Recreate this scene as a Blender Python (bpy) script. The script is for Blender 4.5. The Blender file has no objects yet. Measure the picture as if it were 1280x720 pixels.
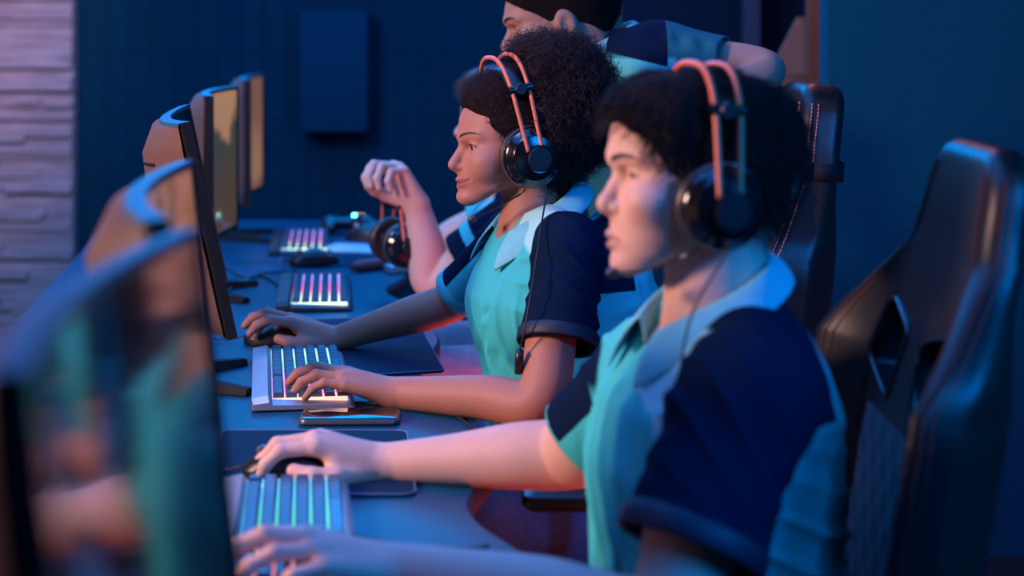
import bpy, math, random
import numpy as np
from mathutils import Vector, Matrix

sc = bpy.context.scene
COL = sc.collection
FPX, CZ, HOR = 2100.0, 1.33, 30.0

# ------------------------------------------------------------------ camera, world, lights
cam_d = bpy.data.cameras.new('camera'); cam = bpy.data.objects.new('camera', cam_d); COL.objects.link(cam)
cam.location = (0, 0, CZ); cam.rotation_euler = (math.pi/2, 0, 0)
cam_d.sensor_width = 36; cam_d.lens = 36*FPX/1280
cam_d.shift_y = -(360-HOR)/1280
cam_d.clip_start = 0.05; cam_d.clip_end = 50
cam_d.dof.use_dof = True; cam_d.dof.focus_distance = 2.62; cam_d.dof.aperture_fstop = 2.7
sc.camera = cam
sc.view_settings.view_transform = 'Standard'; sc.view_settings.look = 'None'
sc.view_settings.gamma = 1; sc.view_settings.exposure = 0.0; sc.view_settings.use_curve_mapping = False

wd = bpy.data.worlds.new('world'); sc.world = wd; wd.use_nodes = True
wd.node_tree.nodes['Background'].inputs[0].default_value = (0.01, 0.07, 0.22, 1)
wd.node_tree.nodes['Background'].inputs[1].default_value = 0.16

def lamp(name, kind, loc, target, color, power, size=0.5, size_y=None, spread=None, blend=.5, angle=60):
    d = bpy.data.lights.new(name, kind); d.color = color; d.energy = power
    if kind == 'AREA':
        d.size = size
        if size_y: d.shape = 'RECTANGLE'; d.size_y = size_y
        if spread: d.spread = math.radians(spread)
    elif kind == 'SPOT':
        d.shadow_soft_size = size; d.spot_blend = blend; d.spot_size = math.radians(angle)
    else:
        d.shadow_soft_size = size
    o = bpy.data.objects.new(name, d); COL.objects.link(o); o.location = loc
    o.rotation_euler = (Vector(target)-Vector(loc)).to_track_quat('-Z', 'Y').to_euler()
    return o
BLUE = (0.02, 0.25, 1.0)
lamp('ceiling_blue_light', 'AREA', (-0.5, 3.3, 2.75), (-0.5, 3.3, 0), BLUE, 75, 1.6, 4.6)
lamp('lavender_lamp', 'SPOT', (-0.55, 2.1, 2.6), (-0.2, 2.35, 0.8), (0.66, 0.50, 1.0), 25, 0.25, angle=62, blend=1)
lamp('added_back_blue_light', 'AREA', (-0.3, 5.7, 2.3), (-0.2, 2.5, 0.9), (0.0, 0.30, 1.0), 60, 2.4, 0.9)  # added out of view for blue gloss on the desk, keys and rims
lamp('warm_key_light', 'AREA', (-1.95, 1.55, 1.72), (0.1, 2.2, 1.10), (1.0, 0.60, 0.50), 25, 0.35, 0.35, spread=110)
lamp('blue_side_light', 'AREA', (1.7, 0.5, 2.0), (0.4, 2.2, 0.95), (0.0, 0.24, 1.0), 48, 0.7, 0.7)
lamp('blue_front_light', 'SPOT', (0.95, -0.2, 2.25), (0.36, 1.85, 0.80), (0.0, 0.26, 1.0), 80, 0.3, angle=34, blend=1)
lamp('warm_back_light', 'POINT', (0.55, 3.75, 2.15), (0, 0, 0), (1.0, 0.30, 0.15), 8, 0.1)
lamp('red_under_desk_light', 'POINT', (0.02, 3.05, 0.45), (0, 0, 0), (1.0, 0.10, 0.10), 7, 0.12)
lamp('red_floor_light', 'POINT', (0.10, 2.02, 0.52), (0, 0, 0), (1.0, 0.10, 0.07), 2.4, 0.08)
lamp('orange_corner_light', 'POINT', (0.62, 2.5, 0.35), (0, 0, 0), (1.0, 0.12, 0.02), 4, 0.1)
lamp('stone_wall_light', 'SPOT', (-1.0, 3.0, 2.5), (-2.0, 5.2, 1.75), (1.0, 0.50, 0.42), 330, 0.2, angle=44, blend=1)
lamp('stone_blue_light', 'AREA', (-1.6, 3.0, 2.3), (-1.8, 5.2, 0.8), (0.15, 0.42, 1.0), 60, 0.8, 0.8)

# ------------------------------------------------------------------ helpers
def W(px, py, d):
    return np.array([(px-640.0)*d/FPX, d, CZ-(py-HOR)*d/FPX])
def nrm(v): v = np.asarray(v, float); return v/np.linalg.norm(v)

def tag(o, label=None, cat=None, group=None, kind=None):
    if label: o['label'] = label
    if cat: o['category'] = cat
    if group: o['group'] = group
    if kind: o['kind'] = kind
    return o
def empty(name, loc, label=None, cat=None, group=None, rz=0.0):
    o = bpy.data.objects.new(name, None); COL.objects.link(o); o.location = [float(v) for v in loc]
    o.rotation_euler = (0, 0, rz); o.empty_display_size = .05
    return tag(o, label, cat, group)
def link(name, me, mat, parent=None, local=True):
    """local=False: the mesh is in world coordinates and the parent has only a translation / z rotation"""
    o = bpy.data.objects.new(name, me); COL.objects.link(o)
    if mat is not None and not me.materials: me.materials.append(mat)
    if parent is not None:
        o.parent = parent
        if not local:
            M = Matrix.LocRotScale(parent.location, parent.rotation_euler, None)
            o.matrix_parent_inverse = M.inverted()
    return o
def mesh_np(name, V, F, smooth=True):
    """F: array (n,4) or (n,3)"""
    V = np.asarray(V, np.float32); F = np.asarray(F, np.int32); k = F.shape[1]
    me = bpy.data.meshes.new(name)
    me.vertices.add(len(V)); me.vertices.foreach_set('co', V.ravel())
    me.loops.add(F.size); me.loops.foreach_set('vertex_index', F.ravel())
    me.polygons.add(len(F)); me.polygons.foreach_set('loop_start', np.arange(0, F.size, k, dtype=np.int32))
    me.update(calc_edges=True)
    if smooth: me.shade_smooth()
    return me
class MB:
    """collects simple shapes with mixed faces into one mesh"""
    def __init__(s): s.V = []; s.F = []
    def add(s, V, F):
        b = len(s.V); s.V += [tuple(map(float, v)) for v in V]; s.F += [tuple(int(i)+b for i in f) for f in F]
    def box(s, lo, hi, M=None, bev=0.0):
        lo = np.array(lo, float); hi = np.array(hi, float)
        if bev <= 0:
            c = [(x, y, z) for x in (lo[0], hi[0]) for y in (lo[1], hi[1]) for z in (lo[2], hi[2])]
            f = [(0,1,3,2),(4,6,7,5),(0,4,5,1),(2,3,7,6),(0,2,6,4),(1,5,7,3)]
        else:   # rounded in plan, chamfered top and bottom
            c = []; n = 5; rings = []
            bz = min(bev, (hi[2]-lo[2])/2.01)
            for z, ins in ((lo[2], bz*.7), (lo[2]+bz*.7, 0), (hi[2]-bz, 0), (hi[2]-bz*.3, bz*.3), (hi[2], bz)):
                r = max(bev-ins*.6, 1e-4); ring = []
                for qx, qy, a0 in ((1,1,0),(-1,1,90),(-1,-1,180),(1,-1,270)):
                    cx = (hi[0]-ins-r) if qx > 0 else (lo[0]+ins+r); cy = (hi[1]-ins-r) if qy > 0 else (lo[1]+ins+r)
                    for i in range(n):
                        a = math.radians(a0+90*i/(n-1)); ring.append(len(c)); c.append((cx+r*math.cos(a), cy+r*math.sin(a), z))
                rings.append(ring)
            f = [tuple(reversed(rings[0])), tuple(rings[-1])]
            for a, b in zip(rings, rings[1:]):
                m = len(a)
                for i in range(m): f.append((a[i], a[(i+1) % m], b[(i+1) % m], b[i]))
        if M is not None: c = [tuple(M @ Vector(p)) for p in c]
        s.add(c, f); return s
    def tube(s, pts, r, n=8, cap=True):
        P = np.asarray(pts, float); m = len(P)
        R = np.full(m, r, float) if np.isscalar(r) else np.asarray(r, float)
        T = np.gradient(P, axis=0); T /= np.linalg.norm(T, axis=1)[:, None]+1e-12
        up = np.array([0, 0, 1.0]) if abs(T[0][2]) < .9 else np.array([1.0, 0, 0])
        nv = np.cross(T[0], up); nv /= np.linalg.norm(nv); V = []
        for i in range(m):
            nv = nv - T[i]*nv.dot(T[i]); nv /= np.linalg.norm(nv); bv = np.cross(T[i], nv)
            for j in range(n):
                a = 2*math.pi*j/n; V.append(P[i]+R[i]*(math.cos(a)*nv+math.sin(a)*bv))
        F = [(i*n+j, i*n+(j+1) % n, (i+1)*n+(j+1) % n, (i+1)*n+j) for i in range(m-1) for j in range(n)]
        if cap: F += [tuple(range(n-1, -1, -1)), tuple(range((m-1)*n, m*n))]
        s.add(V, F); return s
    def lathe(s, c, axis, prof, n=40, squash=None):
        """prof: (radius, height along axis)"""
        a = nrm(axis); t = np.array([0, 0, 1.0]) if abs(a[2]) < .9 else np.array([1.0, 0, 0])
        u = np.cross(t, a); u /= np.linalg.norm(u); v = np.cross(a, u); V = []; c = np.asarray(c, float)
        su, sv = squash or (1, 1)
        for r, h in prof:
            for j in range(n):
                th = 2*math.pi*j/n; V.append(c+a*h+r*(su*math.cos(th)*u+sv*math.sin(th)*v))
        F = [(i*n+j, i*n+(j+1) % n, (i+1)*n+(j+1) % n, (i+1)*n+j) for i in range(len(prof)-1) for j in range(n)]
        s.add(V, F); return s
    def grid(s, P, close=False):
        """P: (a,b,3)"""
        a, b = len(P), len(P[0]); V = [p for row in P for p in row]; F = []
        for i in range(a-1):
            for j in range(b if close else b-1): F.append((i*b+j, i*b+(j+1) % b, (i+1)*b+(j+1) % b, (i+1)*b+j))
        s.add(V, F); return s
    def mesh(s, name, smooth=True, bevel=0):
        me = bpy.data.meshes.new(name); me.from_pydata(s.V, [], s.F); me.update()
        if smooth: me.shade_smooth()
        return me
def build(name, mb, mat, parent=None, local=True, smooth=True, auto=None, solid=None, bevel=None, sub=None):
    me = mb.mesh(name, smooth); o = link(name, me, mat, parent, local)
    if solid: md = o.modifiers.new('solid', 'SOLIDIFY'); md.thickness = solid; md.offset = 0
    if bevel: md = o.modifiers.new('bevel', 'BEVEL'); md.width = bevel; md.segments = 2; md.limit_method = 'ANGLE'; md.angle_limit = .7
    if sub: md = o.modifiers.new('sub', 'SUBSURF'); md.levels = sub; md.render_levels = sub
    if auto is not None:
        me.set_sharp_from_angle(angle=math.radians(auto))
    return o
def copy_tree(o, parent=None):
    c = o.copy(); COL.objects.link(c)
    if parent is not None: c.parent = parent
    for ch in list(o.children): copy_tree(ch, c)
    return c
def smooth_path(pts, n=40):
    P = np.asarray(pts, float); m = len(P)
    Q = np.vstack([2*P[0]-P[1], P, 2*P[-1]-P[-2]]); out = []
    for t in np.linspace(0, m-1-1e-9, n):
        i = int(t); x = t-i; a, b, c, d = Q[i], Q[i+1], Q[i+2], Q[i+3]
        out.append(.5*((2*b)+(c-a)*x+(2*a-5*b+4*c-d)*x*x+(3*b-a-3*c+d)*x**3))
    return np.array(out)

# ------------------------------------------------------------------ materials
def new_mat(name):
    m = bpy.data.materials.new(name); m.use_nodes = True; nt = m.node_tree
    return m, nt, nt.nodes['Principled BSDF']
def N(nt, t, **kw):
    n = nt.nodes.new(t)
    for k, v in kw.items(): setattr(n, k, v)
    return n
def pmat(name, col, rough=.5, metal=0, spec=.5, noise=.12, nscale=60, bump=0.0, bscale=200, emit=None, estr=0, sheen=0, coat=0, sss=0):
    m, nt, b = new_mat(name); L = nt.links
    tc = N(nt, 'ShaderNodeTexCoord'); nz = N(nt, 'ShaderNodeTexNoise'); nz.inputs['Scale'].default_value = nscale; nz.inputs['Detail'].default_value = 3
    L.new(tc.outputs['Object'], nz.inputs['Vector'])
    mr = N(nt, 'ShaderNodeMapRange'); mr.inputs['To Min'].default_value = 1-noise; mr.inputs['To Max'].default_value = 1+noise
    L.new(nz.outputs['Fac'], mr.inputs['Value'])
    mx = N(nt, 'ShaderNodeMix', data_type='RGBA', blend_type='MULTIPLY'); mx.inputs[0].default_value = 1
    mx.inputs[6].default_value = (*col, 1); L.new(mr.outputs[0], mx.inputs[7]); L.new(mx.outputs[2], b.inputs['Base Color'])
    b.inputs['Roughness'].default_value = rough; b.inputs['Metallic'].default_value = metal
    b.inputs['Specular IOR Level'].default_value = spec
    if sheen: b.inputs['Sheen Weight'].default_value = sheen
    if coat: b.inputs['Coat Weight'].default_value = coat; b.inputs['Coat Roughness'].default_value = .15
    if sss:
        b.inputs['Subsurface Weight'].default_value = sss; b.inputs['Subsurface Radius'].default_value = (1, .35, .2); b.inputs['Subsurface Scale'].default_value = .006
    if emit: b.inputs['Emission Color'].default_value = (*emit, 1); b.inputs['Emission Strength'].default_value = estr
    if bump:
        n2 = N(nt, 'ShaderNodeTexNoise'); n2.inputs['Scale'].default_value = bscale; n2.inputs['Detail'].default_value = 2
        L.new(tc.outputs['Object'], n2.inputs['Vector'])
        bp = N(nt, 'ShaderNodeBump'); bp.inputs['Strength'].default_value = bump; bp.inputs['Distance'].default_value = .002
        L.new(n2.outputs['Fac'], bp.inputs['Height']); L.new(bp.outputs[0], b.inputs['Normal'])
    return m
def attr_mat(name, base, stops, rough=.6, spec=.3, bump=.1, bscale=350, sss=0, sheen=0, weave=0):
    """base colour, then for each (attribute, colour, softness): mixed in where the attribute is above 0"""
    m = pmat(name, base, rough=rough, spec=spec, noise=.06, nscale=40, bump=bump, bscale=bscale, sss=sss, sheen=sheen)
    nt = m.node_tree; L = nt.links; b = nt.nodes['Principled BSDF']; prev = b.inputs['Base Color'].links[0].from_socket
    for at, col, soft in stops:
        a = N(nt, 'ShaderNodeAttribute', attribute_name=at)
        mr = N(nt, 'ShaderNodeMapRange'); mr.inputs['From Min'].default_value = -soft; mr.inputs['From Max'].default_value = soft
        L.new(a.outputs['Fac'], mr.inputs['Value'])
        mx = N(nt, 'ShaderNodeMix', data_type='RGBA'); L.new(mr.outputs[0], mx.inputs[0]); L.new(prev, mx.inputs[6])
        mx.inputs[7].default_value = (*col, 1); prev = mx.outputs[2]
    L.new(prev, b.inputs['Base Color'])
    return m

M = {}
M['black'] = pmat('black_plastic', (.008, .008, .010), .38, spec=.5, bump=.05)
M['black_gloss'] = pmat('black_gloss', (.006, .006, .008), .16, spec=.6, coat=.3)
M['black_matte'] = pmat('black_matte', (.010, .010, .013), .7, spec=.25, bump=.1)
M['leather'] = pmat('black_leather', (.008, .008, .010), .36, spec=.45, bump=.12, bscale=900)
M['cushion'] = pmat('ear_cushion', (.035, .028, .024), .33, spec=.6, bump=.12, bscale=500)
M['orange'] = pmat('orange_rail', (.75, .17, .08), .42, spec=.4)
M['steel'] = pmat('grey_metal', (.30, .30, .32), .3, metal=.9)
M['silver'] = pmat('silver_plastic', (.40, .43, .47), .34, metal=.55, bump=.05)
M['shell'] = pmat('monitor_shell', (.15, .085, .070), .42, spec=.4, bump=.05)
M['rim'] = pmat('monitor_rim', (.012, .012, .014), .35, spec=.5)
M['rim_top_lit'] = pmat('monitor_top_blue_lit', (.020, .09, .16), .45)  # overhead blue light on the rim tops, put into the colour
M['screen_dark'] = pmat('dark_screen_glass', (.004, .005, .006), .05, spec=.9, coat=.6)
M['stitch'] = pmat('orange_thread', (.80, .22, .12), .6)
M['key'] = pmat('keycap', (.045, .075, .11), .30, spec=.5)
M['phone'] = pmat('phone_glass', (.005, .006, .008), .08, spec=.8)
M['rubber'] = pmat('rubber', (.012, .012, .014), .75)
M['wood'] = pmat('brown_wood', (.16, .065, .03), .55, noise=.35, nscale=14, bump=.2)
M['denim'] = pmat('blue_denim', (.16, .24, .42), .85, noise=.3, nscale=90, bump=.3, spec=.2)
M['denim_dark'] = pmat('navy_denim', (.02, .03, .07), .85, noise=.35, nscale=70, bump=.3, spec=.2)
M['trouser'] = pmat('dark_trousers', (.015, .018, .03), .8, bump=.2)
M['desk'] = pmat('desk_top', (.006, .066, .125), .40, spec=.15, noise=.18, nscale=25, bump=.06, bscale=120)
M['desk_edge'] = pmat('desk_edge_band', (.10, .05, .055), .5)
M['mat'] = pmat('mouse_mat_cloth', (.004, .024, .055), .75, spec=.1, bump=.15, bscale=900)
M['mat_rim'] = pmat('mouse_mat_rim', (.10, .16, .26), .5)
M['cable'] = pmat('cable', (.012, .013, .018), .5)
M['white'] = pmat('white_plastic', (.5, .6, .68), .4)
# ------------------------------------------------------------------ implicit surface modeller
class SDF:
    def __init__(s, lo, hi, h):
        s.h = h; s.lo = np.array(lo, float); s.n = np.ceil((np.array(hi)-s.lo)/h).astype(int)+1
        s.D = np.full(s.n, .05, np.float32)
        s.ax = [(s.lo[i]+h*np.arange(s.n[i])).astype(np.float32) for i in range(3)]
    def op(s, fn, lo, hi, k=.01, mode='u'):
        m = k+3*s.h+(.0 if mode == 'u' else 0)
        a = np.maximum(np.floor((np.array(lo)-m-s.lo)/s.h).astype(int), 0)
        b = np.minimum(np.ceil((np.array(hi)+m-s.lo)/s.h).astype(int)+1, s.n)
        if np.any(b <= a): return s
        sl = tuple(slice(a[i], b[i]) for i in range(3))
        X = s.ax[0][sl[0]][:, None, None]; Y = s.ax[1][sl[1]][None, :, None]; Z = s.ax[2][sl[2]][None, None, :]
        d = fn(X, Y, Z).astype(np.float32); D = s.D[sl]
        if mode == 'u':
            if k > 0:
                hh = np.maximum(k-np.abs(d-D), 0)/k; s.D[sl] = np.minimum(d, D)-hh*hh*k*.25
            else: s.D[sl] = np.minimum(d, D)
        elif mode == 's':      # subtract
            d = -d
            hh = np.maximum(k-np.abs(d-D), 0)/max(k, 1e-6); s.D[sl] = np.maximum(d, D)+hh*hh*k*.25
        elif mode == 'i':
            hh = np.maximum(k-np.abs(d-D), 0)/max(k, 1e-6); s.D[sl] = np.maximum(d, D)+hh*hh*k*.25
        return s
    def cone(s, a, b, ra, rb, k=.01, mode='u', flat=None, fs=1.0):
        a = np.asarray(a, float); b = np.asarray(b, float); ba = b-a; L2 = max(ba.dot(ba), 1e-12); R = max(ra, rb)
        def fn(X, Y, Z):
            x = X-a[0]; y = Y-a[1]; z = Z-a[2]
            t = np.clip((x*ba[0]+y*ba[1]+z*ba[2])/L2, 0, 1)
            x = x-t*ba[0]; y = y-t*ba[1]; z = z-t*ba[2]
            if flat is not None:
                q = (x*flat[0]+y*flat[1]+z*flat[2])*(fs-1); x = x+q*flat[0]; y = y+q*flat[1]; z = z+q*flat[2]
            return np.sqrt(x*x+y*y+z*z)-(ra+(rb-ra)*t)
        return s.op(fn, np.minimum(a, b)-R, np.maximum(a, b)+R, k, mode)
    def chain(s, pts, rs, k=.008, flat=None, fs=1.0):
        for i in range(len(pts)-1): s.cone(pts[i], pts[i+1], rs[i], rs[i+1], k, 'u', flat, fs)
        return s
    def ell(s, c, r, k=.01, mode='u', A=None):
        """A: 3x3 rows = local axes"""
        c = np.asarray(c, float); r = np.asarray(r, float); A = np.eye(3) if A is None else np.asarray(A)
        R = max(r)
        def fn(X, Y, Z):
            x = X-c[0]; y = Y-c[1]; z = Z-c[2]; k0 = 0; k1 = 0
            for i in range(3):
                q = x*A[i][0]+y*A[i][1]+z*A[i][2]; k0 = k0+(q/r[i])**2; k1 = k1+(q/r[i]**2)**2
            k0 = np.sqrt(k0); return k0*(k0-1)/(np.sqrt(k1)+1e-9)
        return s.op(fn, c-R, c+R, k, mode)
    def loft(s, O, A, rows, p=2.3, k=.02, mode='u', clip=None):
        """A rows: F, L, U axes. rows: (u, front, back, halfwidth) measured from O"""
        O = np.asarray(O, float); A = np.asarray(A); rows = np.array(sorted(rows), float)
        t = np.linspace(rows[0, 0], rows[-1, 0], 400); tab = [np.interp(t, rows[:, 0], rows[:, i]) for i in (1, 2, 3)]
        w = max(3, int(400*.035/(rows[-1, 0]-rows[0, 0]+1e-9)*.35)) | 1; w = min(w, 61)
        kr = np.hanning(w+2)[1:-1]; kr /= kr.sum()
        tab = [np.convolve(np.pad(q, w//2, mode='edge'), kr, 'valid') for q in tab]
        R = np.abs(rows).max()*1.45
        def fn(X, Y, Z):
            x = X-O[0]; y = Y-O[1]; z = Z-O[2]
            f = x*A[0][0]+y*A[0][1]+z*A[0][2]; l = x*A[1][0]+y*A[1][1]+z*A[1][2]; u = x*A[2][0]+y*A[2][1]+z*A[2][2]
            u = np.broadcast_to(u, np.broadcast_shapes(f.shape, l.shape, u.shape))
            fr = np.interp(u, t, tab[0]); bk = np.interp(u, t, tab[1]); wd = np.interp(u, t, tab[2])
            fc = (fr*.45+bk*.55); a = np.where(f > fc, fr-fc, fc-bk); dx = np.abs(f-fc)
            q = ((dx/a)**p+(np.abs(l)/wd)**p+1e-12)**(1/p)
            d = (q-1)*np.minimum(a, wd)
            d = np.maximum(d, np.maximum(t[0]-u, u-t[-1]))
            if clip is not None:
                for (nf, nu, c0, kk) in clip:
                    e = f*nf+u*nu-c0; hh = np.maximum(kk-np.abs(d-e), 0)/kk; d = np.maximum(d, e)+hh*hh*kk*.25
            return d
        return s.op(fn, O-R, O+R, k, mode)
    sm = 2
    def mesh(s):
        D = s.D; nx, ny, nz = D.shape; S = D < 0
        c = S[:-1, :-1, :-1].astype(np.uint8)
        for i in (0, 1):
            for j in (0, 1):
                for k in (0, 1):
                    if i+j+k: c += S[i:nx-1+i, j:ny-1+j, k:nz-1+k]
        act = (c > 0) & (c < 8); idx = np.argwhere(act)
        vid = np.full(act.shape, -1, np.int32); vid[act] = np.arange(len(idx), dtype=np.int32)
        I, J, K = idx.T
        cv = {(i, j, k): D[I+i, J+j, K+k] for i in (0, 1) for j in (0, 1) for k in (0, 1)}
        P = np.zeros((len(idx), 3)); cnt = np.zeros(len(idx))
        corners = list(cv)
        for a in corners:
            for ax in range(3):
                if a[ax] == 0:
                    b = list(a); b[ax] = 1; b = tuple(b); va, vb = cv[a], cv[b]; m = (va < 0) != (vb < 0)
                    t = np.where(m, va/(va-vb+1e-20), 0)
                    for q in range(3):
                        P[:, q] += np.where(m, (t if q == ax else a[q]), 0)
                    cnt += m
        P = (P/cnt[:, None]+idx)*s.h+s.lo
        F = []
        for ax in range(3):
            sl0 = [slice(None)]*3; sl1 = [slice(None)]*3; sl0[ax] = slice(0, -1); sl1[ax] = slice(1, None)
            A_ = S[tuple(sl0)]; B_ = S[tuple(sl1)]
            for flip, E in ((False, A_ & ~B_), (True, ~A_ & B_)):
                e = np.argwhere(E)
                o1, o2 = [(1, 2), (2, 0), (0, 1)][ax]
                ok = (e[:, o1] > 0) & (e[:, o2] > 0) & (e[:, o1] < D.shape[o1]-1) & (e[:, o2] < D.shape[o2]-1); e = e[ok]
                q = []
                for da, db in ((0, 0), (-1, 0), (-1, -1), (0, -1)):
                    g = e.copy(); g[:, o1] += da; g[:, o2] += db; q.append(vid[g[:, 0], g[:, 1], g[:, 2]])
                Q = np.stack(q, 1)
                if flip: Q = Q[:, ::-1]
                F.append(Q)
        F = np.vstack(F); F = F[(F >= 0).all(1)]
        # one light smoothing pass
        for _ in range(s.sm):
            acc = np.zeros_like(P); n = np.zeros(len(P))
            for a, b in ((0, 1), (1, 2), (2, 3), (3, 0)):
                for q in range(3):
                    acc[:, q] += np.bincount(F[:, a], P[F[:, b], q], len(P))+np.bincount(F[:, b], P[F[:, a], q], len(P))
                n += np.bincount(F[:, a], minlength=len(P))+np.bincount(F[:, b], minlength=len(P))
            P = P*.45+acc/np.maximum(n, 1)[:, None]*.55
        return P, F
def vnormals(P, F):
    n = np.cross(P[F[:, 2]]-P[F[:, 0]], P[F[:, 3]]-P[F[:, 1]]); out = np.zeros_like(P)
    for i in range(4):
        for q in range(3): out[:, q] += np.bincount(F[:, i], n[:, q], len(P))
    return out/(np.linalg.norm(out, axis=1)[:, None]+1e-12)
def wrinkle(P, Nn, lines):
    """lines: (a, b, width, amplitude): a soft ridge or groove along the segment a-b"""
    d = np.zeros(len(P))
    for a, b, w, A in lines:
        a = np.asarray(a); b = np.asarray(b); ba = b-a; L2 = ba.dot(ba); t = ((P-a)@ba)/L2; tc = np.clip(t, 0, 1)
        e2 = ((P-a-tc[:, None]*ba)**2).sum(1); d += A*np.exp(-e2/(w*w))
    return P+Nn*d[:, None]
def sdf_obj(name, S, mat, parent=None, lines=None, attrs=None, disp=None, local=False):
    P, F = S.mesh()
    if lines or disp:
        Nn = vnormals(P, F)
        if lines: P2 = wrinkle(P, Nn, lines)
        else: P2 = P
        if disp: P2 = P2+Nn*disp(P)[:, None]
        P = P2
    me = mesh_np(name, P, F); o = link(name, me, mat, parent, local)
    for an, fn in (attrs or {}).items():
        a = me.attributes.new(an, 'FLOAT', 'POINT'); a.data.foreach_set('value', fn(P).astype(np.float32))
    return o, P, F
def rot_about(v, axis, ang):
    v = np.asarray(v, float); a = nrm(axis)
    return v*math.cos(ang)+np.cross(a, v)*math.sin(ang)+a*a.dot(v)*(1-math.cos(ang))

# ------------------------------------------------------------------ hands
def hand(S, wrist, fwd, up, side, bends, splay=(6, 1, -4, -10), thumb=None, sc_=1.0, wr=.021):
    """side: direction towards the thumb. bends: per finger (index..little) three joint angles in degrees"""
    w = np.asarray(wrist, float); F = nrm(fwd); T = np.asarray(side, float); T = nrm(T-F*F.dot(T)); U = nrm(np.cross(F, T))
    if U.dot(up) < 0: U = -U
    P = lambda a, b, c: w+sc_*(F*a+T*b+U*c)
    kn = [(.086, .027, .004), (.090, .007, .006), (.084, -.013, .003), (.074, -.031, -.003)]
    seg = [(.043, .025, .020), (.047, .029, .021), (.043, .027, .021), (.034, .020, .019)]
    rad = [.0094, .0096, .0090, .0080]
    for i in range(4):
        S.cone(P(0, kn[i][1]*.45, 0), P(*kn[i]), .0165*sc_, rad[i]*1.22*sc_, .012*sc_)
    S.cone(P(.03, .004, -.004), P(.07, .0, -.003), .019*sc_, .016*sc_, .014*sc_)
    S.cone(P(.012, .012, -.008), P(.055, .030, -.010), .017*sc_, .012*sc_, .012*sc_)   # ball of the thumb
    for i in range(4):
        p = P(*kn[i]); ax = nrm(np.cross(F, U)); d = rot_about(F, U, math.radians(splay[i])*(1 if rot_about(F, U, .1).dot(T) > 0 else -1))
        bx = nrm(np.cross(d, U)); r = rad[i]*sc_
        ang = 0
        for j in range(3):
            ang -= math.radians(bends[i][j])
            dj = rot_about(d, bx, ang)
            q = p+dj*seg[i][j]*sc_
            r2 = r*(.93 if j < 2 else .84)
            S.cone(p, q, r*1.03, r2, .0045*sc_)
            p = q; r = r2
    th = thumb or [(.018, .020, -.010), (.048, .046, -.016), (.078, .056, -.018), (.100, .052, -.020)]
    tr = [.0145, .0125, .0108, .0092]
    for j in range(3): S.cone(P(*th[j]), P(*th[j+1]), tr[j]*sc_, tr[j+1]*sc_, .006*sc_)
    return P
def limb(S, pts, rs, k=.02, flat=None, fs=1.0):
    n = 12*(len(pts)-1)+1; q = smooth_path([np.asarray(p) for p in pts], n); r = np.interp(np.linspace(0, 1, n), np.linspace(0, 1, len(rs)), rs)
    w = np.convolve(np.pad(r, 6, mode='edge'), np.hanning(15)[1:-1]/np.hanning(15).sum(), 'valid'); w[0], w[-1] = r[0], r[-1]
    for i in range(n-1): S.cone(q[i], q[i+1], w[i], w[i+1], 0 if i else k)
    return S

# ------------------------------------------------------------------ heads
def frame(yaw, pitch=0.0, roll=0.0):
    """face towards -X, turned by yaw towards the camera, pitched down by pitch; rows F, L (near side), U"""
    y = math.radians(yaw); F = np.array([-math.cos(y), -math.sin(y), 0]); L = np.array([math.sin(y), -math.cos(y), 0]); U = np.array([0, 0, 1.0])
    p = math.radians(pitch); F, U = F*math.cos(p)-U*math.sin(p), U*math.cos(p)+F*math.sin(p)
    r = math.radians(roll); L, U = L*math.cos(r)+U*math.sin(r), U*math.cos(r)-L*math.sin(r)
    return np.array([F, L, U])
def loc(px, py, O, A, lat=0.0):
    """a point of the photo's outline, cast onto the head's own middle plane"""
    r = np.array([(px-640)/FPX, 1.0, -(py-HOR)/FPX]); C = np.array([0, 0, CZ]); O2 = O+A[1]*lat
    t = (O2-C).dot(A[1])/r.dot(A[1]); q = C+t*r-O
    return q.dot(A[0]), q.dot(A[2])
FACE = dict(hair=(.082, .080), fore=(.092, .060), brow=(.0985, .040), nas=(.090, .027), tip=(.118, -.008), sub=(.097, -.019),
            ul=(.1035, -.032), mouth=(.095, -.038), ll=(.1005, -.044), ml=(.091, -.053), chin=(.094, -.066), cb=(.078, -.082))
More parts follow.
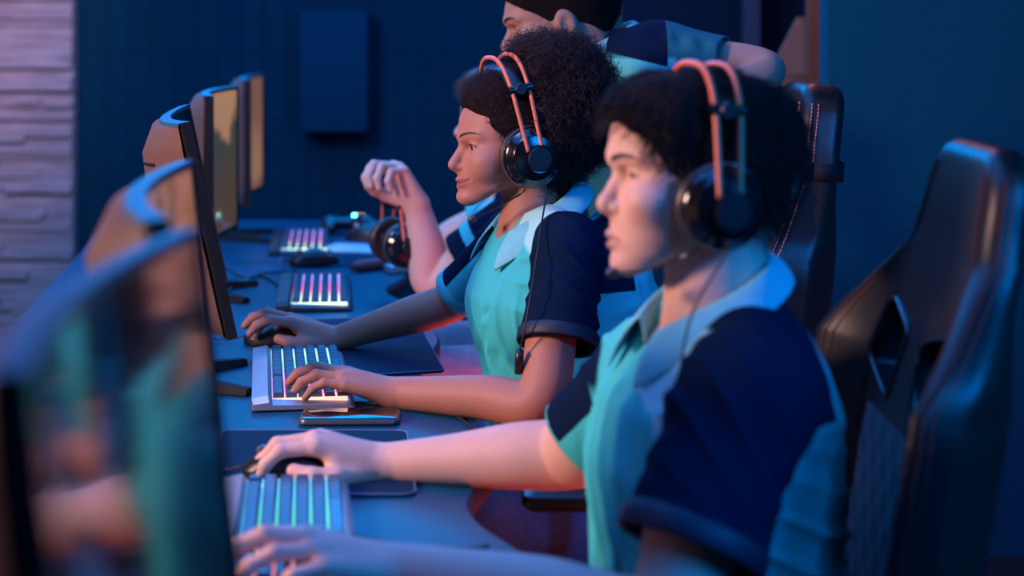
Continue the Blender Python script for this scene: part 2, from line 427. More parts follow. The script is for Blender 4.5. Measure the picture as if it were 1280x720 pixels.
def head(S, O, A, P, wf=1.0, smile=0.0, eye_f=None, eye_lat=.031, open_=.0045, ear=None, full=1.0, seye=1.0, bth=1.0, pf=2.25, ns=1.0):
    """P: profile points. Returns the eye centres and a function to tint lips and brows"""
    O = np.asarray(O, float); g = lambda f, l, u: O+A[0]*f+A[1]*l+A[2]*u
    hr, fo, br, na, ti, su, ul, mo, ll, ml, ch, cb = [np.array(P[k]) for k in ('hair', 'fore', 'brow', 'nas', 'tip', 'sub', 'ul', 'mouth', 'll', 'ml', 'chin', 'cb')]
    face_h = br[1]-ch[1]; w = wf
    rows = [(cb[1]-.004, cb[0]-.012, .015, .030*w), (ch[1]-.004, ch[0]-.002, .012, .0385*w), (ch[1]+.006, ch[0], .005, .043*w), (ml[1], ml[0], .0, .050*w),
            (mo[1], mo[0]-.001, -.004, .056*w*(1-.03*smile)), (su[1], su[0]-.003, -.01, .0635*w), (ti[1]*.5+na[1]*.5-.004, (su[0]+na[0])/2-.004, -.02, .068*w),
            (na[1], na[0], -.03, .0695*w), (br[1], br[0], -.03, .0705*w), (fo[1], fo[0], -.035, .072*w), (hr[1], hr[0], -.04, .068*w), (hr[1]+.018, hr[0]-.022, -.03, .055*w)]
    # jaw line rises towards the ear
    j1 = np.array([.008, ml[1]+.016]); j0 = cb+np.array([-.004, -.002]); dv = (j0-j1)/np.linalg.norm(j0-j1); nn = np.array([dv[1], -dv[0]])
    if nn[1] > 0: nn = -nn
    S.loft(O, A, rows, p=pf, k=.02, clip=[(nn[0], nn[1], nn.dot(j0), .016)])
    S.ell(g(-.018, 0, .045), (.098, .074*w, .078), .025, A=A)
    S.ell(g(-.035, 0, .010), (.075, .066*w, .060), .03, A=A)
    # eye sockets, cheeks, brow
    ue = na[1]-.004; fe = (na[0]-.0165) if eye_f is None else eye_f
    for sgn in (1, -1):
        S.ell(g(na[0]-.002, sgn*(eye_lat+.001), ue+.001), (.016, .0185, .0125*seye), .014, 's', A)
        S.ell(g(su[0]-.033-.006*smile, sgn*.046*w, ue-.026+.004*smile), (.024, .020, .017), .022, A=A)
        if smile: S.ell(g(su[0]-.037, sgn*.043*w, mo[1]+.020), (.018, .015, .014), .014, A=A)
        S.cone(g(br[0]-.006, sgn*.010, br[1]-.004), g(br[0]-.020, sgn*.046*w, br[1]-.001), .0075, .006, .012)
        # lids: a ball just larger than the eye, with the slit cut
        S.ell(g(fe, sgn*eye_lat, ue), (.0138, .0150, .0132), .006, A=A)
        a1 = rot_about(A[1], A[2], 0)
        S.ell(g(fe+.0125, sgn*eye_lat*1.0, ue-.0005), (.0085, .0126, open_), .002, 's', A)
        S.cone(g(fe+.0105, sgn*(eye_lat-.012), ue+open_+.0008), g(fe+.0085, sgn*(eye_lat+.0125), ue+open_), .0016, .0016, .002)
    # nose
    tipc = np.array([ti[0]-.0095, ti[1]])
    S.cone(g(na[0]-.007, 0, na[1]+.002), g(tipc[0]-.004, 0, tipc[1]+.006), .0072, .0090, .008)
    S.ell(g(tipc[0]+.0095*(1-ns), 0, tipc[1]), (.0095*ns, .0098*ns, .0088*ns), .007, A=A)
    for sgn in (1, -1):
        S.ell(g(tipc[0]-.0130, sgn*.0122*ns, tipc[1]-.0035), (.0110*ns, .0058, .0072*ns), .004, A=A)
        S.cone(g(tipc[0]-.004, sgn*.0060, tipc[1]-.0105), g(tipc[0]-.012, sgn*.0070, tipc[1]-.008), .0028, .0032, .002, 's')
    S.cone(g(su[0]-.006, 0, su[1]+.001), g(tipc[0]-.002, 0, tipc[1]-.004), .0065, .0060, .006)
    # lips
    def surf(l, u):
        for f in np.arange(.14, .03, -.0006):
            p = g(f, l, u); i = np.round((p-S.lo)/S.h).astype(int)
            if S.D[tuple(i)] < 0: return f
        return .08
    cw = .0235+.0105*smile; cf = mo[0]-.0155-.003*smile; cu = mo[1]+.0080*smile; cf = surf(-cw, cu)-.0022
    for sgn in (1, -1):
        m1 = g(mo[0]-.006+.0005, sgn*.012, mo[1]+.0036*full); e1 = g(cf, sgn*cw, cu+.0005)
        S.cone(g(ul[0]-.0068, 0, ul[1]*.45+mo[1]*.55+.0022), m1, .0055*full, .0050*full, .004); S.cone(m1, e1, .0050*full, .0026, .004)
        m2 = g(mo[0]-.0062, sgn*.011, mo[1]-.0044*full+.0008*smile); e2 = g(cf, sgn*cw, cu-.0010)
        S.cone(g(ll[0]-.0062, 0, ll[1]*.6+mo[1]*.4-.001), m2, .0060*full, .0054*full, .004); S.cone(m2, e2, .0054*full, .0026, .004)
    pm = [g(surf(0, mo[1])+.0004, 0, mo[1])]+[g(surf(-l_, mo[1]+(cu-mo[1])*(l_/cw)**2)+.0004, l_, mo[1]+(cu-mo[1])*(l_/cw)**2) for l_ in (.008, .015, .022, cw, cw+.002)]
    for sgn in (1, -1):
        q = [g((p-O).dot(A[0]), sgn*(p-O).dot(A[1]), (p-O).dot(A[2])) for p in pm]
        [S.cone(q[i], q[i+1], .0018+.0010*smile, .0018+.0010*smile, .0015, 's') for i in range(len(q)-1)]
    S.ell(g(ch[0]-.013, 0, ch[1]), (.0135, .018, .012), .012, A=A)
    if ear:
        for sgn in (1, -1):
            c = g(-.002, sgn*.078*w, .008)
            S.ell(c, (.019, .008, .033), .006, A=A)
            S.ell(c+A[1]*sgn*.007+A[0]*.002-A[2]*.001, (.009, .006, .016), .004, 's', A=A)
            S.ell(c-A[0]*-.002-A[2]*.025, (.009, .006, .009), .005, A=A)
    eyes = [g(fe, sgn*eye_lat, ue) for sgn in (1, -1)]
    def lips(Q):
        q = (Q-O)@A.T; f, l, u = q[:, 0], np.abs(q[:, 1]), q[:, 2]
        cen = mo[1]+(cu-mo[1])*np.clip(l/cw, 0, 1)**2; x = np.clip(l/cw, 0, 1.3)
        up_ = (.0082*full*(1-x**3)+.0007)-(u-cen); lo_ = (.0090*full*(1-x**3)+.0007)+(u-cen)
        v = np.minimum(np.minimum(up_, lo_), cw+.001-l); return np.where(f > mo[0]-.04, v, -.01)
    def brows(Q):
        q = (Q-O)@A.T; f, l, u = q[:, 0], np.abs(q[:, 1]), q[:, 2]
        x = (l-.010)/.042; arc = br[1]-.003+(.005*(1-bth))/.38*.6+.006*np.sin(np.clip(x, 0, 1)*math.pi*.8)-.001; th = .0040*(1-.55*np.clip(x, 0, 1))
        v = np.minimum(th*bth-np.abs(u-arc), np.minimum(l-.010, .052-l))
        dd = np.abs(l-eye_lat); lash = np.minimum(.0013-np.abs(u-(ue+open_+.0004-.28*dd*dd/.013)), .0150-dd); lash = np.minimum(lash, f-fe-.003)
        return np.where(f > .02, np.maximum(v, lash), -.01)
    return eyes, lips, brows
def add_eyes(par, eyes, A, iris=(.06, .025, .01), look=0.0):
    me = MB()
    for c in eyes:
        e = MB(); F = rot_about(A[0], A[2], look)
        prof = [(0.0118*math.sin(t), .0118*math.cos(t)) for t in np.linspace(.0001, math.pi-.0001, 25)]
        e.lathe(c, F, prof, 24); o = build('eye', e, M['eye'], par, local=False)
        # colour by distance from the front pole
        P = np.array(e.V); d = np.degrees(np.arccos(np.clip((P-c)@F/.0118, -1, 1))); at = o.data.attributes.new('iris', 'FLOAT', 'POINT')
        at.data.foreach_set('value', (31-d).astype(np.float32)); at = o.data.attributes.new('pupil', 'FLOAT', 'POINT'); at.data.foreach_set('value', (12-d).astype(np.float32))
M['eye'] = attr_mat('eyeball', (.36, .33, .33), [('iris', (.07, .03, .015), 2), ('pupil', (.004, .004, .004), 2)], rough=.08, spec=.7, bump=0)

# ------------------------------------------------------------------ strands of hair
def strands(name, roots, dirs, length, rad, mat, parent, coil=0.0, turns=3.0, nseg=14, bend=None, seed=1, jit=.3):
    rs = np.random.RandomState(seed); n = len(roots); t = np.linspace(0, 1, nseg)
    d = dirs+rs.normal(0, jit, dirs.shape); d /= np.linalg.norm(d, axis=1)[:, None]
    a = np.cross(d, rs.normal(0, 1, d.shape)); a /= np.linalg.norm(a, axis=1)[:, None]; b = np.cross(d, a)
    L = length*(0.5+rs.rand(n)); ph = rs.rand(n)*6.28
    P = roots[:, None, :]+d[:, None, :]*(L[:, None]*t)[:, :, None]
    if bend is not None: P = P+bend(roots)[:, None, :]*((L[:, None]*t)*t)[:, :, None]
    if coil:
        c = coil*(.6+.8*rs.rand(n)); th = ph[:, None]+2*math.pi*turns*t*(.7+.6*rs.rand(n))[:, None]
        P = P+(a[:, None, :]*np.cos(th)[:, :, None]+b[:, None, :]*np.sin(th)[:, :, None])*(c[:, None]*np.minimum(1, t*4))[:, :, None]
    T = np.gradient(P, axis=1); T /= np.linalg.norm(T, axis=2)[:, :, None]+1e-12
    u = np.cross(T, a[:, None, :]+.01); u /= np.linalg.norm(u, axis=2)[:, :, None]+1e-12; v = np.cross(T, u)
    R = rad*(1-.7*t)[None, :, None]
    V = np.stack([P+R*(u*math.cos(q)+v*math.sin(q)) for q in (0, 2.094, 4.189)], 2)   # n,nseg,3,3
    base = (np.arange(n)*nseg*3)[:, None, None]+(np.arange(nseg-1)*3)[None, :, None]; j = np.arange(3)[None, None, :]; j2 = (j+1) % 3
    F = np.stack([base+j, base+j2, base+3+j2, base+3+j], 3).reshape(-1, 4)
    me = mesh_np(name, V.reshape(-1, 3), F); return link(name, me, mat, parent, False)
# ------------------------------------------------------------------ the room
YAW = math.radians(7.7)
def D2W(v, u, z=0.0):
    """desk frame: u along the desk (away), v across it (to the right)"""
    return np.array([v-u*math.tan(YAW), u, z])
def struct(o): o['kind'] = 'structure'; return o
def wall_mat(name, col, bw, rh, mortar, bump, noise=.15, rough=.6, offset=0.0, mcol=.75, axis='XZ'):
    m, nt, b = new_mat(name); L = nt.links
    tc = N(nt, 'ShaderNodeTexCoord'); sp = N(nt, 'ShaderNodeSeparateXYZ'); cb = N(nt, 'ShaderNodeCombineXYZ')
    L.new(tc.outputs['Object'], sp.inputs[0]); L.new(sp.outputs['XYZ'.index(axis[0])], cb.inputs[0]); L.new(sp.outputs['XYZ'.index(axis[1])], cb.inputs[1])
    br = N(nt, 'ShaderNodeTexBrick'); br.offset = offset; br.inputs['Scale'].default_value = 1; br.inputs['Brick Width'].default_value = bw
    br.inputs['Row Height'].default_value = rh; br.inputs['Mortar Size'].default_value = mortar; br.inputs['Mortar Smooth'].default_value = .6
    br.inputs['Color1'].default_value = (*[c*(1-noise) for c in col], 1); br.inputs['Color2'].default_value = (*[c*(1+noise) for c in col], 1)
    br.inputs['Mortar'].default_value = (*[c*mcol for c in col], 1)
    L.new(cb.outputs[0], br.inputs['Vector']); L.new(br.outputs['Color'], b.inputs['Base Color']); b.inputs['Roughness'].default_value = rough; b.inputs['Specular IOR Level'].default_value = .1
    bp = N(nt, 'ShaderNodeBump'); bp.inputs['Strength'].default_value = bump; bp.inputs['Distance'].default_value = .01; bp.invert = True
    L.new(br.outputs['Fac'], bp.inputs['Height']); L.new(bp.outputs[0], b.inputs['Normal']); return m
M['panel_wall'] = wall_mat('navy_panel_wall', (.001, .036, .060), .082, .245, .004, .35, .06, mcol=.7, rough=.9)
M['plain_wall'] = pmat('blue_painted_wall', (.0015, .080, .120), .9, spec=.1, noise=.05, nscale=4, bump=.1)
M['dark_wall'] = pmat('dark_blue_wall', (.002, .014, .034), .9, spec=.1)
M['floor'] = pmat('dark_carpet', (.020, .018, .022), .9, noise=.3)
M['ceil'] = pmat('dark_ceiling', (.02, .025, .035), .9)
M['stone'] = pmat('split_stone', (.42, .32, .33), .85, noise=.35, nscale=22, bump=.6, bscale=45)
nt_ = M['stone'].node_tree; mp_ = N(nt_, 'ShaderNodeMapping'); mp_.inputs['Scale'].default_value = (1.6, 1.6, 16)
nt_.links.new(nt_.nodes['Texture Coordinate'].outputs['Object'], mp_.inputs[0]); nt_.links.new(mp_.outputs[0], nt_.nodes['Noise Texture'].inputs['Vector'])
nt_.nodes['Noise Texture'].inputs['Scale'].default_value = 4; nt_.nodes['Map Range'].inputs['To Min'].default_value = .25; nt_.nodes['Map Range'].inputs['To Max'].default_value = 1.6
def plane_box(name, lo, hi, mat):
    return struct(build(name, MB().box(lo, hi), mat, smooth=False))
plane_box('floor', (-3.4, -1.2, -.1), (3.2, 6.3, 0), M['floor'])
plane_box('ceiling', (-3.4, -1.2, 2.95), (3.2, 6.3, 3.05), M['ceil'])
plane_box('wall_back', (-3.4, 6.1, 0), (3.2, 6.25, 2.95), M['panel_wall'])
plane_box('wall_left', (-3.4, -1.2, 0), (-3.25, 6.1, 2.95), M['dark_wall'])
plane_box('wall_right', (.79, 4.2, 0), (3.2, 4.32, 2.95), M['plain_wall'])
plane_box('wall_side', (3.05, -1.2, 0), (3.2, 4.2, 2.95), M['plain_wall'])
# split-stone pillar: every course a run of uneven slabs, one surface
rs = random.Random(4)
xr = (88-640)*6.0/FPX
mb = MB(); mb.box((-3.25, 6.06, 0), (xr-.01, 6.12, 2.95))
z = 0.0
while z < 2.9:
    h = rs.choice((.014, .018, .024, .032)); x = xr
    while x > -3.2:
        w = rs.uniform(.08, .42); dpt = rs.uniform(0, .04)
        mb.box((max(x-w, -3.25)+.001, 6.04-dpt, z+.0015), (x, 6.09, z+h), None); x -= w
    z += h
struct(build('wall_stone', mb, M['stone'], smooth=False))
# box panel on the back wall
e = empty('wall_panel_box', ((417-640)*5.97/FPX, 6.03, CZ-(90-HOR)*5.97/FPX), 'navy square box panel fixed high on the tiled back wall', 'wall panel')
hw, hh = 43*5.97/FPX, 76*5.97/FPX
build('panel_face', MB().box((-hw, -.07, -hh), (hw, .055, hh), None, .012), M['panel_face'] if 'panel_face' in M else pmat('navy_panel_face', (.001, .036, .066), .8, spec=.1), e, auto=30)
build('mounting_rim', MB().box((-hw+.03, .04, -hh+.03), (hw-.03, .069, hh-.03)), M['black_matte'], e, smooth=False)
# wooden frame and dark recess beside the right wall
def post(name, x0, x1, d, y0, y1, mat, th=.05):
    a = W(x0, y1, d); b = W(x1, y0, d); m = MB().box((a[0], d, max(a[2], 0)), (b[0], d+th, b[2])); return m, mat
shelf = empty('shelf_frame', (.75, 4.5, 0), 'brown wooden shelf frame standing in the dark recess left of the plain blue wall', 'shelf')
for nm, x0, x1, d, y0, y1 in (('upright', 1011, 1037, 4.45, -300, 600), ('upright', 930, 950, 4.9, -300, 560)):
    m, _ = post(nm, x0, x1, d, y0, y1, None); build(nm, m, M['wood'] if x0 > 1000 else pmat('navy_post', (.02, .05, .10), .5), shelf, local=False, smooth=False)
m, _ = post('rail', 962, 1034, 4.42, 95, 108, None, .35); build('shelf_board', m, M['wood'], shelf, local=False, smooth=False)
m = MB(); q = [W(960, 96, 4.62), W(1006, 96, 4.62), W(1006, 22, 4.62), W(998, 22, 4.62)]
m.add([*q, *[p+np.array([0, .03, 0]) for p in q]], [(0,1,2,3), (7,6,5,4), (0,4,5,1), (1,5,6,2), (2,6,7,3), (3,7,4,0)])
tag(build('leaning_board', m, pmat('pale_board', (.26, .14, .10), .7), smooth=False), 'dull brown board with a slanted edge leaning above the wooden shelf', 'board')
plane_box('wall_recess', (.30, 5.0, 0), (1.6, 5.1, 2.95), M['dark_wall'])

# ------------------------------------------------------------------ the desk
DZ = .7514
def desk_edge(u):
    ph = (u-2.41)/.82*2*math.pi
    return .262+.030*math.cos(ph)-.012*math.cos(2*ph)
us = np.linspace(.35, 4.96, 240); vb = -.52
top = []; 
outline = [D2W(vb, u) for u in us[::-1]]+[D2W(desk_edge(u), u) for u in us]
dk = empty('gaming_desk', D2W(-.1, 2.6, 0), 'long dark blue-lit gaming desk running past all the monitors with curved front cut-outs', 'desk')
m = MB(); n = len(us); rings = []
for z, ins in ((DZ-.030, 0), (DZ-.003, 0), (DZ, .003)):
    rings.append([np.array([*D2W(vb+ins, u)[:2], z]) for u in us]+[np.array([*D2W(desk_edge(u)-ins, u)[:2], z]) for u in us[::-1]])
m.grid(rings, close=True)
b0 = len(m.V); V = [*rings[-1]]; m.add(V, [(i, 2*n-1-i, 2*n-2-i, i+1) for i in range(n-1)])
V = [*rings[0]]; m.add(V, [(i, i+1, 2*n-2-i, 2*n-1-i) for i in range(n-1)])
build('desk_top', m, M['desk'], dk, local=False, auto=40)
m = MB(); m.grid([[np.array([*D2W(desk_edge(u)+o, u)[:2], z]) for u in us] for z, o in ((DZ-.029, .0), (DZ-.027, .0025), (DZ-.006, .0025), (DZ-.004, .0))])
build('edge_band', m, M['desk_edge'], dk, local=False)
for u in (.9, 2.0, 3.1, 4.2):
    a = D2W(-.45, u); b = D2W(.10, u); mm = MB()
    mm.box((a[0], u-.02, 0), (a[0]+.06, u+.02, DZ-.03)).box((b[0]-.06, u-.02, 0), (b[0], u+.02, DZ-.03)).box((a[0]+.06, u-.02, DZ-.10), (b[0]-.06, u+.02, DZ-.05))
    build('leg', mm, M['black_matte'], dk, local=False, smooth=False)

def tabmat(name, corners, th, label, r=.02):
    """a rounded slab lying on the desk: near-left, near-right, far-right, far-left pixel corners"""
    P = [W(px, py, FPX*(CZ-DZ)/(py-HOR)) for px, py in corners]; c = sum(P)/4; c[2] = DZ
    o = empty('mouse_mat', c, label, 'mouse mat', 'mouse mats along the desk'); out = []
    for i in range(4):
        p, a, b = P[i], P[i-1], P[(i+1) % 4]; da, db = nrm(a-p), nrm(b-p)
        for t in np.linspace(0, 1, 6):
            out.append(((1-t)**2*(p+da*r)+2*t*(1-t)*p+t*t*(p+db*r))-c)
    n = len(out); m = MB(); R_ = []
    for z, s_ in ((.0, .997), (.0004, 1.0), (th-.001, 1.0), (th, .992)):
        R_.append([np.array([q[0]*s_, q[1]*s_, z]) for q in out])
    m.grid(R_, close=True); m.add(R_[-1], [tuple(range(n))]); build('cloth_top', m, M['mat'], o, auto=40)
    m = MB(); ring = [np.array([q[0]*.995, q[1]*.995, th]) for q in out]; m.tube(ring+[ring[0], ring[1]], .0011, 6, False); build('stitched_rim', m, M['mat_rim'], o)
    return o
tabmat('mat', [(268, 622), (521, 622), (509, 541), (278, 541)], .004, 'dark blue mouse mat under the seated man\'s mouse and hand')
tabmat('mat', [(420, 474), (556, 466), (520, 398), (300, 404)], .004, 'large dark mouse mat under the curly haired woman\'s mouse and forearm', .012)
tabmat('mat', [(350, 334), (480, 334), (468, 318), (352, 318)], .004, 'thin mouse mat on the far half of the desk behind the third keyboard')

# ------------------------------------------------------------------ curved monitors
def display_mat(name, kind):
    m, nt, b = new_mat(name); L = nt.links
    b.inputs['Base Color'].default_value = (.006, .007, .009, 1); b.inputs['Roughness'].default_value = .13; b.inputs['Coat Weight'].default_value = .5
    tc = N(nt, 'ShaderNodeTexCoord'); sp = N(nt, 'ShaderNodeSeparateXYZ'); L.new(tc.outputs['Object'], sp.inputs[0])
    nz = N(nt, 'ShaderNodeTexNoise'); nz.inputs['Scale'].default_value = 9; nz.inputs['Detail'].default_value = 3; L.new(tc.outputs['Object'], nz.inputs['Vector'])
    ad = N(nt, 'ShaderNodeMath', operation='MULTIPLY_ADD'); ad.inputs[1].default_value = .22; L.new(nz.outputs['Fac'], ad.inputs[0]); L.new(sp.outputs[2], ad.inputs[2])
    cr = N(nt, 'ShaderNodeValToRGB'); L.new(ad.outputs[0], cr.inputs[0]); e = cr.color_ramp.elements
    stops = {'landscape': [(0, (.05, .045, .035)), (.28, (.16, .10, .06)), (.44, (.10, .11, .08)), (.475, (.80, .42, .22)), (.6, (.90, .50, .28))],
             'sunset': [(0, (.35, .12, .08)), (.2, (.16, .05, .04)), (.30, (.75, .38, .22)), (.45, (.50, .22, .12))],
             'dusk': [(0, (.010, .012, .014)), (.2, (.016, .014, .014)), (.30, (.012, .06, .055)), (.45, (.02, .03, .03))]}[kind]
    while len(e) < len(stops): e.new(.5)
    for q, (p, c) in zip(e, stops): q.position = p; q.color = (*c, 1)
    L.new(cr.outputs[0], b.inputs['Emission Color']); b.inputs['Emission Strength'].default_value = {'landscape': .5, 'sunset': .42, 'dusk': .35}[kind]
    return m
M['scr_land'] = display_mat('landscape_display', 'landscape'); M['scr_sun'] = display_mat('sunset_display', 'sunset'); M['scr_dusk'] = display_mat('dusk_display', 'dusk')
def monitor(near, far, tilt, label, smat, H=.325, R=1.15, shellc=None):
    """near, far: (pixel x, depth) of the top corners at height ztop"""
    zt = 1.187
    a = np.array([(near[0]-640)*near[1]/FPX, near[1]]); b = np.array([(far[0]-640)*far[1]/FPX, far[1]])
    w = np.linalg.norm(b-a); c = (a+b)/2; d = (b-a)/w; yaw = math.atan2(d[1], d[0])-math.pi/2
    # local: x towards the user, y along the width, z up; origin on the desk below the panel
    o = empty('curved_monitor', (c[0], c[1], DZ), label, 'monitor', 'curved monitors along the desk', rz=yaw)
    tl = math.radians(tilt); sag = (w/2)**2/(2*R); z0 = zt-DZ-H*math.cos(tl)
    def P(x, y, z):      # panel coordinates: z from the bottom edge, tilting about it; the top corners stay at the given place
        return np.array([(x-sag)*math.cos(tl)+(H-z)*math.sin(tl), y, z0+z*math.cos(tl)+(x-sag)*math.sin(tl)])
    ny = 33; ys = np.linspace(-w/2, w/2, ny)
    xf = lambda y: y*y/(2*R)
    th = lambda y: .014+.042*(1-(abs(y)/(w/2))**2.6)
    # rim: front bezel and outer frame
    m = MB(); rg = []
    prof = [(0.0, .008, .008), (.002, .0, .0), (-.012, .0, .0), (-.014, .004, .004)]
    per = [(y, 0.0) for y in ys]+[(w/2, z) for z in np.linspace(.02, H-.02, 9)]+[(y, H) for y in ys[::-1]]+[(-w/2, z) for z in np.linspace(H-.02, .02, 9)]
    for dx, iy, iz in prof:
        r_ = []
        for y, z in per:
            yy = np.clip(y, -w/2+iy, w/2-iy); zz = np.clip(z, iz, H-iz); r_.append(P(xf(yy)+dx, yy, zz))
        rg.append(r_)
    m.grid(rg, close=True); build('bezel', m, M['rim'], o, auto=50)
    m = MB(); m.grid([[P(xf(y)+dx, y, H+dz) for y in np.linspace(-w/2+.001, w/2-.001, ny)] for dx, dz in ((.0015, -.004), (.0015, .0010), (-.015, .0010), (-.018, -.005))]); build('blue_lit_top_edge', m, M['rim_top_lit'], o, auto=60)  # extra strip over the black rim, coloured as if lit blue from above
    m = MB(); zs = np.linspace(.004, H-.004, 9); m.grid([[P(xf(y)-.0005, y, z) for y in np.linspace(-w/2+.004, w/2-.004, ny)] for z in zs]); build('screen', m, smat, o)
    # rear shell: bulges, with a bevelled top and bottom
    m = MB(); rg = []
    for z, k in ((.0, 0.0), (.006, .28), (.05, .92), (.12, 1.0), (H-.11, 1.0), (H-.045, .86), (H-.006, .30), (H, .0)):
        rg.append([P(xf(y)-.013-(th(y)-.014)*k-.004*min(1, k*3), y, min(max(z, .003), H-.003)) for y in np.linspace(-w/2+.003, w/2-.003, ny)])
    m.grid(rg); build('rear_shell', m, shellc or M['shell'], o)
    for yy in (-w*.30, w*.18):
        m = MB(); m.grid([[P(xf(y)-.0175-(th(y)-.014)*.93, y, z) for y in np.linspace(yy, yy+.07, 6)] for z in (H-.060, H-.056)])
        build('vent_slot', m, M['black_matte'], o, solid=.003)
    m = MB(); cx = P(-.05, 0, H*.45); m.box((cx[0]-.055, -.032, .015), (cx[0]-.02, .032, cx[2]+.03), None, .01); build('stand_column', m, M['black'], o, auto=40)
    m = MB(); m.lathe((cx[0]-.03, 0, cx[2]), (1, 0, 0), [(.0001, -.02), (.045, -.02), (.05, -.01), (.05, .02), (.03, .04), (.0001, .045)], 24); build('hinge', m, M['black'], o, auto=40)
    for sg in (-1, 1):
        m = MB(); A0 = np.array([cx[0]-.035, 0, .011]); B0 = np.array([cx[0]+.135, sg*.12, .007]); dd = nrm(B0-A0); nn = np.array([-dd[1], dd[0], 0])
        V = []
        for p, hw_, zz in ((A0, .022, .026), (A0+(B0-A0)*.5, .018, .020), (B0, .012, .012)):
            V += [p*[1, 1, 0]+nn*hw_+[0, 0, .0008], p*[1, 1, 0]-nn*hw_+[0, 0, .0008], p*[1, 1, 0]-nn*hw_*.6+[0, 0, zz], p*[1, 1, 0]+nn*hw_*.6+[0, 0, zz]]
        F = [(0, 1, 2, 3), (11, 10, 9, 8)]
        for i in (0, 4):
            for j in range(4): F.append((i+j, i+4+j, i+4+(j+1) % 4, i+(j+1) % 4))
        m.add(V, F); build('stand_foot', m, M['black_matte'], o, auto=30, bevel=.001)
    return o
M['shell_far'] = pmat('far_monitor_shell', (.17, .09, .085), .45)
monitor((30, .69), (245, 1.17), 7, 'blurred curved monitor filling the lower left corner, nearest to the viewer', M['screen_dark'], H=.345)
monitor((209, 1.226), (240, 1.76), 6, 'second nearest curved monitor, its back pale peach, rising behind the blurred nearest one', M['scr_sun'])
monitor((237, 2.45), (236, 2.98), 12, 'tilted black curved monitor in front of the curly haired woman', M['screen_dark'])
monitor((266, 3.33), (297, 3.86), 0, 'curved monitor showing a peach and grey green picture, second from the far end', M['scr_land'])
monitor((313, 4.27), (329, 4.80), 0, 'farthest curved monitor at the end of the desk', M['scr_sun'])

# ------------------------------------------------------------------ keyboards
def glow_mat(name, cols, axis, length, strength):
    m, nt, b = new_mat(name); L = nt.links; tc = N(nt, 'ShaderNodeTexCoord'); sp = N(nt, 'ShaderNodeSeparateXYZ'); L.new(tc.outputs['Object'], sp.inputs[0])
    mr = N(nt, 'ShaderNodeMapRange'); mr.inputs['From Min'].default_value = -length/2; mr.inputs['From Max'].default_value = length/2; L.new(sp.outputs[axis], mr.inputs['Value'])
    nz = N(nt, 'ShaderNodeTexNoise'); nz.inputs['Scale'].default_value = 26; L.new(tc.outputs['Object'], nz.inputs['Vector'])
    ad = N(nt, 'ShaderNodeMath', operation='MULTIPLY_ADD'); ad.inputs[1].default_value = .25; L.new(nz.outputs['Fac'], ad.inputs[0]); L.new(mr.outputs[0], ad.inputs[2])
    sb = N(nt, 'ShaderNodeMath', operation='SUBTRACT'); sb.inputs[1].default_value = .125; L.new(ad.outputs[0], sb.inputs[0])
    cr = N(nt, 'ShaderNodeValToRGB'); e = cr.color_ramp.elements
    while len(e) < len(cols): e.new(.5)
    for i, c in enumerate(cols): e[i].position = i/(len(cols)-1); e[i].color = (*c, 1)
    L.new(sb.outputs[0], cr.inputs[0]); b.inputs['Base Color'].default_value = (.3, .3, .3, 1)
    L.new(cr.outputs[0], b.inputs['Emission Color']); b.inputs['Emission Strength'].default_value = strength; return m
KL = .405
M['glow_rainbow'] = glow_mat('rainbow_backlight', [(1, .55, .35), (1, .10, .35), (.9, .12, .45), (.35, .4, .9), (.1, .8, .6), (.5, .95, .7), (.15, .5, 1)], 1, KL, 1.7)
M['glow_cyan'] = glow_mat('cyan_backlight', [(1, .25, .08), (1, .15, .10), (.1, .9, .8), (.1, 1, .6), (.08, .7, 1), (.1, .5, 1)], 1, KL, 1.0)
M['glow_pink'] = glow_mat('pink_backlight', [(.7, 1, .7), (.8, 1, .6), (1, .15, .3), (.8, .1, .4), (.3, .3, 1), (.6, .3, .9)], 1, KL, 2.0)
def keycap_mesh(w, l, h=.0085):
    m = MB(); V = []
    for z, i in ((0, 0), (h*.35, .0004), (h*.9, .0020), (h, .0030)):
        V.append([(-w/2+i, -l/2+i, z), (w/2-i, -l/2+i, z), (w/2-i, l/2-i, z), (-w/2+i, l/2-i, z)])
    m.grid(V, close=True); m.add(V[-1], [(0, 1, 2, 3)]); return m.mesh('keycap', False)
KEY1 = keycap_mesh(.0172, .0165); KEY2 = keycap_mesh(.0172, .034); KEYS = keycap_mesh(.0172, .112)
M['key'].name = 'keycap'
for k_ in (KEY1, KEY2, KEYS): k_.materials.append(M['key'])
